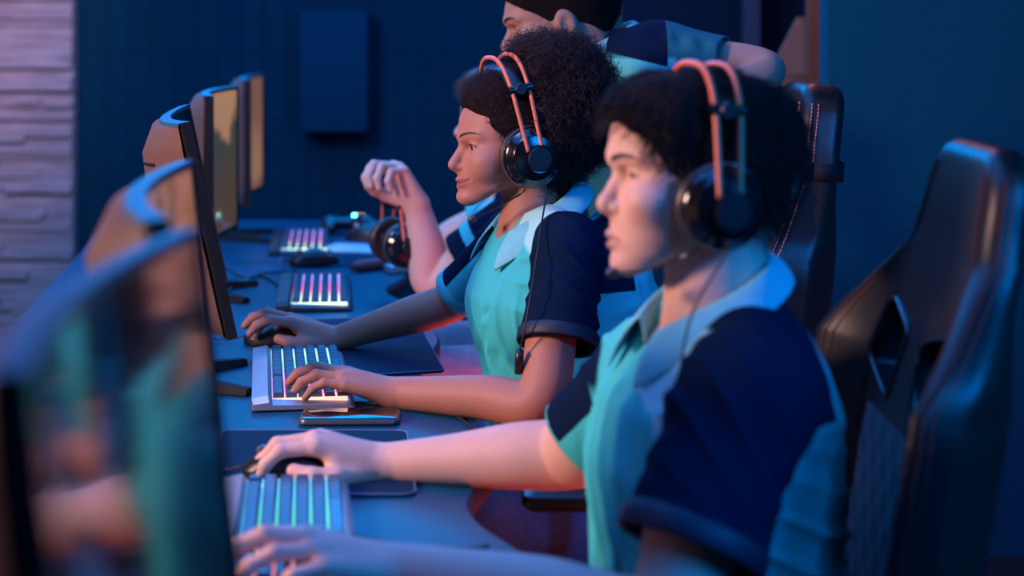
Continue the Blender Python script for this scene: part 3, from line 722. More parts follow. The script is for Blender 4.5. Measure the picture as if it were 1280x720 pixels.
def keyboard(px, py_near, py_far, yaw, label, glow, body, z_extra=0.0, keys=True, xw=.155):
    un = FPX*(CZ-DZ)/(py_near-HOR); cx = (px-640)*un/FPX
    c = np.array([cx-math.sin(yaw)*KL/2, un+math.cos(yaw)*KL/2, DZ])
    o = empty('gaming_keyboard', c, label, 'keyboard', 'backlit keyboards along the desk', rz=yaw)
    hw = xw/2; m = MB()
    # body: a wedge, higher at the back (towards the monitors, -x), with cut near and far ends
    sec = [(-hw, .003), (-hw, .019), (-hw+.024, .0235), (-hw+.030, .0165), (hw-.010, .011), (hw-.004, .008), (hw, .003)]
    L_ = KL/2; R_ = []
    for y, k in ((-L_-.006, .55), (-L_+.004, 1), (L_-.004, 1), (L_+.006, .55)):
        R_.append([(x*(1 if k == 1 else .97), y, z*k+(.0015 if k != 1 else 0)) for x, z in sec])
    m.grid(R_, close=True); m.add(R_[0], [tuple(range(len(sec)-1, -1, -1))]); m.add(R_[-1], [tuple(range(len(sec)))])
    build('body', m, body, o, auto=30)
    m = MB(); m.box((-hw+.031, -L_+.008, .010), (hw-.012, L_-.008, .0168)); build('backlight', m, glow, o, smooth=False)
    m = MB(); zt = .0150
    pitch = .0186; x0 = -hw+.040
    rows = [(0, [(i, 1) for i in range(22) if i not in (7, 20)]), (1, [(i, 1) for i in range(22)]), (2, [(i, 1) for i in range(22)]),
            (3, [(i, 1) for i in range(7)]+[(7.5, 2)]+[(i, 1) for i in range(9, 22)]), (4, [(i, 1) for i in range(6)]+[(6.5, 2)]+[(i, 1) for i in range(8, 20)]+[(20.5, 2)]),
            (5, [(0.5, 2), (2, 1), (3, 1), (4, 1), (5, 1), (6, 1), (7, 1), (8, 1), (11.5, 3), (15, 1), (16, 1), (17, 1), (18, 1), (19, 1), (20, 1), (21, 1)])]
    num = 0
    for r, lst in rows:
        for i, k in lst:
            # the left end of the board (escape key side) lies far or near: near end is the number pad side for a user facing -x
            y = -L_+.0215+i*pitch*(KL-.043)/(21*pitch)
            me = {1: KEY1, 2: KEY2, 3: KEYS}[k]
            if me is KEYS and 0: continue
            x = x0+r*.0192
            if num < 100:
                q = bpy.data.objects.new('keycap', me); COL.objects.link(q); q.parent = o; q.location = (x, y, .0168-.0005*r); num += 1
            else:
                V = np.array([v.co[:] for v in me.vertices])+[x, y, .0168-.0005*r]; m.add(V, [tuple(p.vertices) for p in me.polygons])
    if m.V:
        q = build('keycap', m, M['key'], o, smooth=False); q['kind'] = 'stuff'
    return o
kb_mats = pmat('black_keyboard', (.02, .022, .028), .4)
keyboard(380, 513, 0, math.radians(8.5), 'silver keyboard with rainbow backlit keys under the curly haired woman\'s near hand', M['glow_rainbow'], M['silver'])
keyboard(352, 752, 0, math.radians(7), 'blue-lit keyboard cut by the bottom edge of the photo, under the seated man\'s near hand', M['glow_cyan'], M['silver'])
keyboard(393, 390, 0, math.radians(6), 'keyboard with pink and white glowing keys, next beyond the woman\'s mouse', M['glow_pink'], kb_mats)
keyboard(375, 320, 0, math.radians(6), 'farthest glowing keyboard at the end of the desk', M['glow_pink'], kb_mats)

# ------------------------------------------------------------------ mice, phone, cables
def mouse(c, yaw, label, s=1.0):
    """nose towards -x turned by yaw"""
    o = empty('computer_mouse', c, label, 'computer mouse', 'black mice on the desk', rz=yaw)
    S = SDF((-.07, -.04, -.004), (.07, .04, .045), .0014)
    S.loft((0, 0, 0), np.array([[1, 0, 0], [0, 1, 0], [0, 0, 1.0]]), [(-.002, .060, -.060, .033), (.010, .060, -.060, .033), (.020, .052, -.050, .030), (.030, .036, -.030, .024), (.037, .018, -.012, .012), (.039, .008, -.002, .003)], p=2.3, k=.001)
    S.cone((-.062, 0, .0335), (-.018, 0, .0415), .0016, .0016, .002, 's')
    for sg in (-1, 1): S.cone((-.055, sg*.036, .012), (.03, sg*.040, .014), .008, .005, .006, 's')
    P, F = S.mesh(); P = P[:, :]*s; me = mesh_np('mouse_shell', P, F); link('mouse_shell', me, M['black'], o)
    m = MB(); m.lathe((-.034*s, -.004*s, .030*s), (0, 1, 0), [(.0001, 0), (.006*s, 0), (.0075*s, .001*s), (.0075*s, .007*s), (.006*s, .008*s), (.0001, .008*s)], 20); build('scroll_wheel', m, M['steel'], o, auto=40)
    m = MB(); m.tube(smooth_path([(-.058*s, 0, .012*s), (-.085, .01, .004), (-.13, .03, .003), (-.20, .02, .003)], 24), .0016, 6); build('mouse_cable', m, M['cable'], o)
    return o
mouse((-.284, 2.145, DZ+.004), math.radians(4), 'black mouse under the seated man\'s far hand')
mouse((-.425, 3.04, DZ+.004), math.radians(6), 'black mouse under the curly haired woman\'s far hand')
mouse(W(392, 332, 4.02)*[1, 1, 0]+[0, 0, DZ+.004], math.radians(6), 'small black mouse lying just beyond the middle pink-lit keyboard')
mouse(W(462, 300, 4.5)*[1, 1, 0]+[0, 0, DZ], math.radians(-20), 'dark mouse on the far desk end, beside the held headset', 1.15)
# phone
dph = FPX*(CZ-DZ)/(537-HOR)
e = empty('smartphone', W(438, 526, FPX*(CZ-DZ)/(526-HOR)), 'black smartphone in a clear case lying face up below the silver keyboard', 'phone', rz=math.radians(1))
build('phone_body', MB().box((-.073, -.036, 0), (.073, .036, .0105), None, .012), pmat('phone_frame', (.10, .12, .13), .3, metal=.4), e, auto=40)
build('phone_screen', MB().box((-.070, -.033, .0100), (.070, .033, .0112), None, .010), M['phone'], e, auto=40)
def cable(name, pts, r, label, mat=None):
    return tag(build(name, MB().tube(smooth_path(pts, 60), r, 8), mat or M['cable']), label, 'cable', None)
def on(px, py, z=.004): d = FPX*(CZ-DZ-z)/(py-HOR); return W(px, py, d)
cable('cable', [on(282, 366), on(300, 352), on(325, 345), on(345, 354), on(352, 368), on(348, 380)], .0028, 'black cable looping behind the far end of the woman\'s monitor')
cable('cable', [on(262, 330), on(285, 336), on(305, 347), on(330, 341), on(372, 338)], .0022, 'thin cable running from the fourth monitor to the third mouse')
cable('cable', [on(425, 664), on(470, 676), on(520, 684), on(590, 686), on(610, 683)], .0030, 'black cable crossing the desk in front of the seated man')
cable('cable', [on(428, 508), on(447, 503), on(470, 505), on(500, 507), on(560, 515), on(598, 540)], .0018, 'thin cable lying between the silver keyboard and the phone')
# plug, controller, small clutter on the far part
e = tag(build('cable_plug', MB().box((-.028, -.012, 0), (.028, .012, .016), None, .005), M['black'], None, auto=40), 'black cable plug lying beside the woman\'s monitor', 'plug'); e.location = on(298, 358, 0)*[1, 1, 0]+[0, 0, DZ]
e.rotation_euler = (0, 0, .5)
def controller(c, rz, label):
    o = empty('game_controller', c, label, 'game controller', rz=rz)
    S = SDF((-.09, -.07, -.01), (.09, .07, .06), .002)
    S.ell((0, .01, .026), (.062, .034, .018), .01)
    for sg in (-1, 1):
        S.cone((sg*.050, .008, .026), (sg*.066, -.046, .018), .022, .013, .018)
    P, F = S.mesh(); link('controller_shell', mesh_np('controller_shell', P, F), M['black'], o)
    for sg, yy in ((-1, .018), (1, -.004)):
        m = MB().lathe((sg*.030, yy, .038), (0, 0, 1), [(.006, 0), (.006, .008), (.010, .010), (.010, .013), (.0001, .014)], 20); build('thumb_stick', m, M['black_matte'], o, auto=40)
    for i, c_ in enumerate(((1, .25, .06), (1, .5, .15), (.1, .9, .8), (.1, .4, 1))):
        a = i*math.pi/2; m = MB().lathe((.036+.010*math.cos(a), .018+.010*math.sin(a), .041), (0, 0, 1), [(.006, 0), (.006, .006), (.0001, .008)], 14)
        build('button', m, pmat('glowing_button', (.2, .2, .2), .4, emit=c_, estr=22), o, auto=40)
    return o
controller(on(435, 291, 0)*[1, 1, 0]+[0, 0, DZ], .4, 'black game controller with glowing coloured buttons left of the held headset')
e = tag(build('white_tray', MB().box((-.085, -.055, 0), (.085, .055, .012), None, .02), M['white'], None, auto=40), 'pale flat box lying on the desk under the far controller', 'box'); e.location = on(447, 314, 0)*[1, 1, 0]+[0, 0, DZ]; e.rotation_euler = (0, 0, -.3)
e = tag(build('pen_case', MB().tube(smooth_path([(-.05, -.04, .014), (0, 0, .014), (.05, .05, .014)], 12), [.010]*2+[.014]*8+[.010]*2, 12), pmat('dull_red_case', (.22, .07, .08), .6), None), 'dull red pouch beside the resting elbow on the desk', 'pouch'); e.location = on(468, 338, 0)*[1, 1, 0]+[0, 0, DZ]
e = tag(build('adapter_box', MB().box((-.03, -.02, 0), (.03, .02, .02), None, .005), M['silver'], None, auto=40), 'small silver adapter box beside the dull red pouch', 'adapter'); e.location = on(498, 341, 0)*[1, 1, 0]+[0, 0, DZ]; e.rotation_euler = (0, 0, .5)
# ------------------------------------------------------------------ gaming chairs
def leather_mat(name, quilt=False, red=False):
    m = pmat(name, (.020, .017, .018), .33, spec=.55, bump=.25, bscale=420)
    return m
M['stitch_dark'] = pmat('dark_red_thread', (.10, .02, .015), .6)
M['leather_side'] = pmat('brown_black_leather', (.026, .015, .013), .38, spec=.4, bump=.1, bscale=900)
M['quilt'] = pmat('quilted_fabric', (.014, .018, .032), .55, spec=.4, sheen=.3, bump=.2)
def chair(px, d, ztop, yaw, label, lean=8, sc_=1.0, thread='stitch', wingd=.062, hth=0.0, armrest=True, strap=False):
    """yaw: turn of the front towards the camera from -X, degrees"""
    A = frame(yaw, -lean)       # F front, L near side, U up the backrest
    H = .86
    top = np.array([(px-640)*d/FPX, d, ztop]); base = top-A[2]*H*sc_
    o = empty('gaming_chair', (base[0], base[1], 0), label, 'chair', 'black gaming chairs behind the players')
    h = .0045; g = lambda f, l, u: base+(A[0]*f+A[1]*l+A[2]*u)*sc_
    zz = [0, .08, .20, .34, .46, .58, .63, .67, .72, .77, .81, .84, .86]
    ww = [.19, .222, .240, .248, .252, .250, .238, .205, .160, .138, .130, .118, .085]
    tu = np.linspace(-.05, .92, 300); kw = np.hanning(23); kw /= kw.sum(); tw = np.convolve(np.pad(np.interp(tu, zz, ww), 11, mode='edge'), kw, 'valid')
    Wd = lambda u: np.interp(u, tu, tw)
    def wing(x, u): return wingd*np.clip((x-.60)/.4, 0, 1)**1.4*np.clip((.74-u)/.14, 0, 1)*np.clip((u+.15)/.35, 0, 1)
    def half(u): return .036+hth-.012*np.clip((u-.6)/.15, 0, 1)
    def core(f, l, u):
        w = Wd(u); al = np.abs(l)
        # centre line of the thickness bows; bolsters come forward at the sides
        x = al/np.maximum(w, .01); bol = wing(x, u)
        fc = bol+.02*np.sin(np.clip(u/.86, 0, 1)*3.1)
        th = half(u)
        d1 = np.abs(f-fc)-th+.020; d2 = (al-w+.020)*.85; d3 = np.maximum(u-.86+.02, -u+.02)
        q = [np.maximum(v, 0) for v in (d1, d2, d3)]
        dd = np.sqrt(q[0]**2+q[1]**2+q[2]**2)-.020+np.minimum(np.maximum(np.maximum(d1, d2), d3), 0)
        # belt holes
        hx = np.abs(al-.098+.30*(u-.61))-.048; hz = np.abs(u-.612-.25*(al-.1))-.038
        hole = np.sqrt(np.maximum(hx, 0)**2+np.maximum(hz, 0)**2)-.008+np.minimum(np.maximum(hx, hz), 0)
        dd = np.maximum(dd, -hole)
        # quilting of the centre panel
        qd = np.minimum(np.abs(((l+u*.8)/.052) % 1-.5), np.abs(((l-u*.8)/.052) % 1-.5))
        m = np.clip((.60-x)/.05, 0, 1)*np.clip((.54-u)/.03, 0, 1)*(f > 0)
        dd = dd-m*(.0045*np.sqrt(np.clip(qd/.5, 0, 1)))
        dd = dd+.004*np.exp(-((x-.62)/.035)**2)*(f > .0)*np.clip((.62-u)/.05, 0, 1)
        return dd*.9
    def fn(X, Y, Z):
        x = (X-base[0])/sc_; y = (Y-base[1])/sc_; z = (Z-base[2])/sc_
        f = x*A[0][0]+y*A[0][1]+z*A[0][2]; l = x*A[1][0]+y*A[1][1]+z*A[1][2]; u = x*A[2][0]+y*A[2][1]+z*A[2][2]
        return core(f, l, u)*sc_
    pts = np.array([g(f, l, u) for f in (-.08, .12) for l in (-.28, .28) for u in (-.02, .88)]); lo, hi = pts.min(0)-.02, pts.max(0)+.02
    S = SDF(lo, hi, h); S.op(fn, lo, hi, 0.0)
    bk, P, F = sdf_obj('backrest', S, None, o)
    me = bk.data; me.materials.append(M['leather']); me.materials.append(M['quilt']); me.materials.append(M['leather_side'])
    C = (P[F].mean(1)-base)@A.T/sc_; f, l, u = C.T; x = np.abs(l)/Wd(u)
    Nn = vnormals(P, F); nf = Nn[F].mean(1)@A[0]; nl = np.abs(Nn[F].mean(1)@A[1])
    mi = np.where((x < .58) & (u < .54) & (nf > .3), 1, np.where((nf < -.15) | ((nl > .75) & (f < .02)), 2, 0)).astype(np.int32)
    me.polygons.foreach_set('material_index', mi)
    # rims of the belt holes
    for sg in (-1, 1):
        m = MB(); q = []
        for a in np.linspace(0, 2*math.pi, 33):
            c_, s_ = math.cos(a), math.sin(a); du = math.copysign(abs(s_)**.4, s_)*.0465; dl = math.copysign(abs(c_)**.4, c_)*.0565
            u_ = .612+du; l_ = .098-.30*(u_-.61)+dl; u_ += .25*(l_-.1); q.append(g(float(wing(l_/Wd(u_), u_))+.02*math.sin(u_/.86*3.1)+half(u_)-.001, sg*l_, u_))
        m.tube(q, .004, 6, False); build('belt_hole_rim', m, M['black_gloss'], o, local=False)
    # stitch lines along both edges, laid on the surface
    us_ = np.linspace(.05, .83, 150)
    for sg in (-1, 1):
        m = MB()
        for off, fr in ((.020, None), (.030, None)):
            line = []
            for u_ in us_:
                w = Wd(u_)-off; xx = w/Wd(u_); bol = wing(xx, u_)
                th = half(u_)
                line.append(g(float(bol)+.02*math.sin(u_/.86*3.1)+th+.0010, sg*w, u_))
            line = smooth_path(line, 420)
            if off > .025:      # a second row round on the side panel
                for dl_ in (.014, .024):
                    l2 = smooth_path([g(float(wing(.97, u_))+.02*math.sin(u_/.86*3.1)+half(u_)-dl_, sg*(Wd(u_)+.0044), u_) for u_ in us_], 420)
                    for i in range(0, 418, 3): m.tube(l2[i:i+3], .0011, 4, False)
            for i in range(0, 418, 3): m.tube(line[i:i+3], .0011, 4, False)
        build('stitching', m, M[thread], o, local=False)
    if strap:
        m = MB(); q = []
        for a in np.linspace(0, 2*math.pi, 41):
            c_, s_ = math.cos(a), math.sin(a); u_ = .735
            q.append((math.copysign(abs(c_)**.45, c_)*.170, .020+math.copysign(abs(s_)**.6, s_)*.058))
        m.grid([[g(f_, l_, .715+dz) for l_, f_ in q] for dz in (0, .014, .028)]); build('headrest_strap', m, M['black_matte'], o, local=False, solid=.003)
    # seat, arms, pedestal
    sb = g(.0, 0, 0); Fh = nrm(A[0]*[1, 1, 0]); Lh = nrm(A[1]*[1, 1, 0]); SZ = .47
    B = np.array([Fh, Lh, [0, 0, 1.0]]); sc0 = np.array([sb[0], sb[1], 0])+Fh*.26
    S = SDF(sc0-[.42, .42, -.34], sc0+[.42, .42, .62], .007)
    S.loft(sc0+[0, 0, SZ], B, [(-.075, .22, -.25, .22), (-.05, .26, -.27, .255), (.0, .275, -.27, .265), (.020, .25, -.26, .25), (.032, .20, -.25, .22)], p=4, k=.01)
    for sg in (-1, 1): S.cone(sc0+Fh*-.2+Lh*sg*.225+[0, 0, SZ+.02], sc0+Fh*.20+Lh*sg*.225+[0, 0, SZ+.025], .042, .036, .03)
    sdf_obj('seat', S, M['leather'], o)
    if armrest:
        for sg in (-1, 1):
            a = sc0+Lh*sg*.315; m = MB(); m.tube([a+[0, 0, SZ-.04], a+[0, 0, SZ+.245]], .014, 12)
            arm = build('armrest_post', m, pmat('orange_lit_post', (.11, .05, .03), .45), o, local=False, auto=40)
            Mx = Matrix(((*Fh, 0), (*Lh, 0), (0, 0, 1, 0), (0, 0, 0, 1))).transposed().to_4x4(); Mx = Matrix.Translation(Vector(a+[0, 0, SZ+.245]))@Matrix((( Fh[0], Lh[0], 0, 0), (Fh[1], Lh[1], 0, 0), (0, 0, 1, 0), (0, 0, 0, 1)))
            m = MB(); m.box((-.12, -.036, 0), (.12, .036, .022), Mx, .018); build('armrest_pad', m, M['black'], o, local=False, auto=40)
            m = MB(); m.tube([sc0+Lh*sg*.20+[0, 0, SZ-.075], a+[0, 0, SZ-.06], a+[0, 0, SZ-.03]], .014, 10); build('armrest_bracket', m, M['black'], o, local=False)
    m = MB(); m.lathe(sc0, (0, 0, 1), [(.0001, .08), (.045, .08), (.045, .14), (.026, .15), (.026, .36), (.06, .37), (.06, .40), (.0001, .40)], 24); build('gas_lift', m, M['black'], o, local=False, auto=40)
    for i in range(5):
        a = i*2*math.pi/5; dv = np.array([math.cos(a), math.sin(a), 0]); m = MB(); m.tube([sc0+[0, 0, .11], sc0+dv*.30+[0, 0, .075]], [.026, .018], 10)
        lg = build('leg', m, M['black'], o, local=False)
        m = MB(); c_ = sc0+dv*.31+[0, 0, .030]; pv = np.array([-dv[1], dv[0], 0]); m.lathe(c_-pv*.022, pv, [(.0001, 0), (.027, 0), (.030, .004), (.030, .040), (.027, .044), (.0001, .044)], 20); build('caster', m, M['rubber'], lg, local=False, auto=40)
    return o

# ------------------------------------------------------------------ headsets
def headset(name_label, ctr, A, half, top, ring=.0475, mic=None, cable_pts=None, tiltf=0.0, cupf=0.0, wave=None, group='black and orange headsets'):
    """ctr: point midway between the cups; A rows F, L, U; half: half distance to the cup; top: height of the arch over ctr"""
    o = empty('headset', ctr, name_label, 'headset', group)
    F, L, U = A
    Ut = nrm(U*math.cos(tiltf)+F*math.sin(tiltf)); Ft = nrm(F*math.cos(tiltf)-U*math.sin(tiltf))
    g = lambda f, l, u: ctr+Ft*f+L*l+Ut*u
    for sg in (1, -1):
        c = g(cupf, sg*half, 0); ax = L*sg
        cup = MB().lathe(c, ax, [(.0001, .016), (ring*.90, .016), (ring, .020), (ring*1.02, .026), (ring*.98, .030), (ring*.93, .033), (ring*.80, .037), (ring*.74, .040), (ring*.70, .040), (ring*.55, .042), (.0001, .043)], 48)
        build('ear_cup', cup, M['black_gloss'], o, local=False, auto=35)
        m = MB(); pr = [(ring*.55, .002)]+[(ring*(.82+.24*math.cos(t)), .010+.010*math.sin(t)) for t in np.linspace(-2.6, 2.4, 14)]; m.lathe(c, ax, pr, 48); build('ear_cushion', m, M['cushion'], o, local=False)
        m = MB().lathe(c, ax, [(ring*1.0, .019), (ring*1.045, .0195), (ring*1.045, .0215), (ring*1.0, .0225)], 48); build('cup_ring', m, M['steel'], o, local=False, auto=35)
        m = MB().lathe(g(cupf-.004, sg*half, -.002), ax, [(.0001, .0505), (.018, .0505), (.020, .049), (.0205, .042), (.0001, .040)], 36); build('cup_cap', m, M['black'], o, local=False, auto=35)
        m = MB().lathe(g(cupf-.004, sg*half, -.002), ax, [(.0195, .0492), (.0215, .0495), (.0218, .046), (.0200, .045)], 36); build('cap_ring', m, M['black_gloss'], o, local=False, auto=35)
    a_out = half+.036
    def arch(t, off, drop=0.0, k=1.0):
        # t 0..1 from near cup over the top to far cup
        a = math.pi*t; c_, s_ = math.cos(a), math.sin(a)
        l = math.copysign(abs(c_)**.72, c_)*a_out*k; u = abs(s_)**.72*(top-drop)
        return g(cupf+off, l, u)
    for off in (.0115, -.0125):
        pts = [g(cupf+off*.95, a_out+.008, .012), g(cupf+off*.98, a_out+.004, .030)]+[arch(t, off*(1+.25*math.sin(math.pi*t))) for t in np.linspace(.14, .86, 40)]+[g(cupf+off*.98, -a_out-.004, .030), g(cupf+off*.95, -a_out-.008, .012)]
        m = MB().tube(smooth_path(pts, 120), .0035, 10); build('headband_rail', m, M['orange'], o, local=False)
    pts = [arch(t, 0, .022, .97) for t in np.linspace(.20, .80, 40)]; m = MB(); rg = []
    for k_, w_ in ((0, .0145),):
        for dx in np.linspace(-w_, w_, 7): rg.append([arch(t, dx, .020+.004*(dx/w_)**2, .965) for t in np.linspace(.21, .79, 40)])
    m.grid(rg); build('headband_pad', m, M['black'], o, local=False, solid=.006)
    for sg, t in ((1, .20), (-1, .80)):
        c = arch(t, 0); tv = nrm(arch(t+.01, 0)-arch(t-.01, 0)); nv = nrm(np.cross(tv, Ft))
        m = MB(); m.tube([c-Ft*.020, c+Ft*.019], .0068, 12); b_ = build('rail_clamp', m, M['black_gloss'], o, local=False, auto=40)
        m = MB().lathe(c+L*sg*.003, L*sg, [(.0001, .006), (.008, .006), (.0095, .004), (.0095, -.004), (.0001, -.005)], 24); build('clamp_disc', m, M['black'], b_, local=False, auto=40)
    if mic is not None:
        m = MB(); m.tube(smooth_path([g(cupf+.012, half+.034, -.030)]+list(mic), 40), .0014, 8); build('mic_boom', m, M['black_gloss'], o, local=False)
        e = mic[-1]; dv = nrm(mic[-1]-mic[-2]); m = MB().lathe(e-dv*.006, dv, [(.0001, 0), (.0040, .001), (.0055, .005), (.0055, .010), (.0038, .014), (.0001, .015)], 20); build('microphone', m, M['cushion'], o, local=False)
    if cable_pts is not None:
        m = MB(); m.tube(smooth_path(cable_pts, 90), .0014, 6); build('headset_cable', m, M['cable'], o, local=False)
    return o
# ------------------------------------------------------------------ people
TEAL = (.055, .50, .50); NAVY = (.004, .012, .034); PALE = (.33, .70, .72)
def skin_mat(name, col, lip, brow):
    m = attr_mat(name, col, [('lips', lip, .0012), ('brows', brow, .0012)], rough=.55, spec=.3, bump=.12, bscale=420, sss=.12)
    return m
M['shirt'] = attr_mat('team_shirt', TEAL, [('pale', PALE, .002), ('navy', NAVY, .001)], rough=.85, spec=.03, bump=.2, bscale=700)
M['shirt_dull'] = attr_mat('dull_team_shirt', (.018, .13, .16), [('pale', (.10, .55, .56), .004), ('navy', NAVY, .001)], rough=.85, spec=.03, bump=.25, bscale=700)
M['collar'] = pmat('collar_cloth', (.18, .56, .60), .8, spec=.05, bump=.3, bscale=700)
M['collar_in'] = pmat('placket_navy', (.02, .05, .08), .7)
M['hair_black'] = pmat('black_hair', (.004, .0035, .004), .5, spec=.22)
M['hair_curly'] = pmat('dark_curly_hair', (.036, .018, .018), .5, spec=.25)
M['hair_core'] = pmat('dark_hair_mass', (.010, .006, .006), .9, spec=.1)
M['hair_brown'] = pmat('brown_hair', (.06, .03, .018), .5)

def sleeve(S, a, b, ra, rb, th=.005):
    a = np.asarray(a, float); b = np.asarray(b, float); d = nrm(b-a)
    S.cone(a, b+d*.03, ra, rb+(rb-ra)*.1, .015)
    R = rb*1.6
    S.op(lambda X, Y, Z: -((X-b[0])*d[0]+(Y-b[1])*d[1]+(Z-b[2])*d[2]), b-R-.03, b+R+.06, .004, 's')
    L_ = np.linalg.norm(b-a); r0 = ra+(rb-ra)*(1-.05/L_)-.0065; S.cone(b-d*.05, b+d*.05, r0-.004, rb-.0055, .002, 's')
    # hem band
    return S
def hem_ring(S, b, d, r):
    pass
def capdist(P, a, b):
    a = np.asarray(a); b = np.asarray(b); ba = b-a; t = np.clip(((P-a)@ba)/ba.dot(ba), 0, 1); q = P-a-t[:, None]*ba
    return np.linalg.norm(q, axis=1), t, q
def collar(par, c, A, rf, rb, rl, tilt, h=.028, gap=26, label=None, drop=.030, flare=.020):
    rows = []
    for dr, du, e in ((-.004, -.012, 0), (-.001, h*.6, 0), (.003, h, 0), (.008, h*.93, 0), (.008+flare*.6, h*.35, 1), (.008+flare, -.010, 1)):
        r_ = []
        for a in np.linspace(math.radians(gap), math.radians(360-gap), 60):
            ca, sa = math.cos(a), math.sin(a); front = max(0, ca)**3
            r1 = (rf if ca > 0 else rb)
            f = (r1+dr)*ca+(.012*front if e else 0); l = (rl+dr)*sa
            u = du-tilt*f*1.0-(drop*front*(1 if du < 0 else .35) if e else 0)-(0 if e else .012*front)
            r_.append(c+A[0]*f+A[1]*l+A[2]*u)
        rows.append(r_)
    o = build('collar', MB().grid(rows), M['collar'], par, local=False, solid=.0025, sub=1)
    return o
def noise3(P, s, seed=0):
    r = np.random.RandomState(seed); out = 0
    for _ in range(5):
        k = r.normal(0, 1, 3); k = k/np.linalg.norm(k)*s*(.6+r.rand()); out = out+np.sin(P@k+r.rand()*6.28)
    return out/5
def folds(Q, Ob, Ab, sa, sb, ta, tb, seed, k=1.0):
    q = (Q-Ob)@Ab.T; f, l, z = q.T; n1 = noise3(Q, 16, seed); n2 = noise3(Q, 38, seed+1)
    def ridge(ph): return (1.06-np.sqrt(np.sin(ph)**2+.012))**2.2
    out = .0012*n2
    tors = ridge(62*l+22*z+3.2*n1+1.0*n2)*.0120*np.clip(.5+.8*n1, 0, 1)*np.clip((.97-z)/.1, 0, 1)     # falling from the shoulders
    low = ridge(85*z-38*f+2.6*n1)*.0100*np.clip((.90-z)/.10, 0, 1)*np.clip((.02-f)/.05, 0, 1)                      # gathered at the waist and back
    for a, b in ((sa, sb), (ta, tb)):
        d, t, v = capdist(Q, a, b); w = np.clip((.10-d)/.02, 0, 1); ax = nrm(np.asarray(b)-a); s_ = (Q-a)@ax; c = v@Ab[0]
        sl = ridge(62*s_+48*c+2.8*n1+1.0*n2)*.0115*np.clip(.45+.8*n1, 0, 1)*np.clip(1.05-t, 0, 1)*np.clip(t*5+.3, 0, 1)
        tors = tors*(1-w)+sl*w; low = low*(1-w)
    return k*(out+tors+low)

def person(name_label, O, A, prof, Ob, Ab, rows, neck, arms, hands, skin, lo, hi, wf=1.0, smile=0, ear=False, open_=.0045, h=.0024, iris=None, look=0.0, eye=True, seye=1.0, full=1.0, group=None, bth=1.0, pf=2.25, ns=1.0):
    o = empty('person', (Ob[0], Ob[1], 0), name_label, 'person', group)
    S = SDF(lo, hi, h); S.sm = 1
    # chest and shoulders below the neck
    S.loft(Ob, Ab, [(z, f-.012, b+.012, w-.012) for z, f, b, w in rows], p=2.3, k=.03)
    for pts, rs in neck: limb(S, pts, rs, .03)
    eyes, lips, brows = head(S, O, A, prof, wf=wf, smile=smile, ear=ear, open_=open_, seye=seye, full=full, bth=bth, pf=pf, ns=ns)
    for pts, rs in arms: limb(S, pts, rs, .02)
    for hd in hands: hd(S)
    b, P, F = sdf_obj('body', S, skin, o, attrs={'lips': lips, 'brows': brows})
    if eye: add_eyes(o, eyes, A, look=look)
    return o, P, F, lips

# ================================================= the seated man in front
mO = np.array([.2033, 1.85, 1.143]); mA = frame(12, 2)
prof = {k: loc(x, y, mO, mA) for k, (x, y) in dict(hair=(773, 140), fore=(767, 168), brow=(764, 194), nas=(773, 212), tip=(746, 256), sub=(763, 270),
        ul=(755, 289), mouth=(765, 299), ll=(758, 307), ml=(768, 317), chin=(767, 331), cb=(784, 344)).items()}
mOb = np.array([.216, 1.85, 0]); mAb = frame(12, 0)
def R4(lst, X0, cy): return [(z, -(x-X0)/cy+a, -(x-X0)/cy-a, b) for z, x, a, b in lst]
mrows = R4([(.55, .229, .129, .165), (.66, .226, .129, .165), (.75, .219, .123, .165), (.85, .218, .126, .172), (.92, .226, .119, .180), (.965, .232, .096, .170),
            (.995, .236, .078, .135), (1.015, .240, .062, .085), (1.035, .240, .050, .060)], .216, .978)
mSh, mHem = W(930, 496, 1.68), W(862, 690, 1.62); mElb = W(822, 772, 1.60)
fSh, fHem, fElb = W(815, 470, 2.02), W(735, 548, 2.05), W(712, 566, 2.08)
nW = np.array(W(492, 712, 1.715)); fW = W(478, 580, 2.145)
skinM = skin_mat('light_skin', (.66, .40, .33), (.52, .27, .24), (.03, .02, .02))
def mh_far(S):
    hand(S, fW, W(392, 552, 2.142)-fW, (0, -.15, 1), (0, -1, -.1), [(22, 40, 24), (26, 40, 28), (34, 42, 28), (40, 44, 28)], sc_=1.02,
         thumb=[(.016, .022, -.010), (.050, .044, -.018), (.078, .048, -.024), (.102, .040, -.028)])
def mh_near(S):
    hand(S, nW, W(405, 690, 1.70)-nW, (0, 0, 1), (0, 1, 0), [(14, 26, 18), (8, 30, 20), (14, 30, 20), (26, 30, 20)], sc_=1.0)
man, P, F, _ = person('seated man in a black and orange headset and teal shirt, blurred, nearest to the viewer', mO, mA, prof, mOb, mAb, mrows,
    [([mO-mA[0]*.022-[0, 0, .035], W(897, 372, 1.85), W(903, 425, 1.85)], [.054, .059, .070])],
    [([mSh, mSh*.45+mElb*.55, mElb, mElb*.55+nW*.45, nW], [.052, .048, .041, .039, .0265]),
     ([fSh, fHem, fElb, fElb*.72+fW*.28, fElb*.4+fW*.6, fW], [.058, .050, .044, .0415, .032, .0255])],
    [mh_far, mh_near], skinM, (-.36, 1.50, .60), (.42, 2.22, 1.30), open_=.0024, look=0, full=.82)
man_label_obj = man
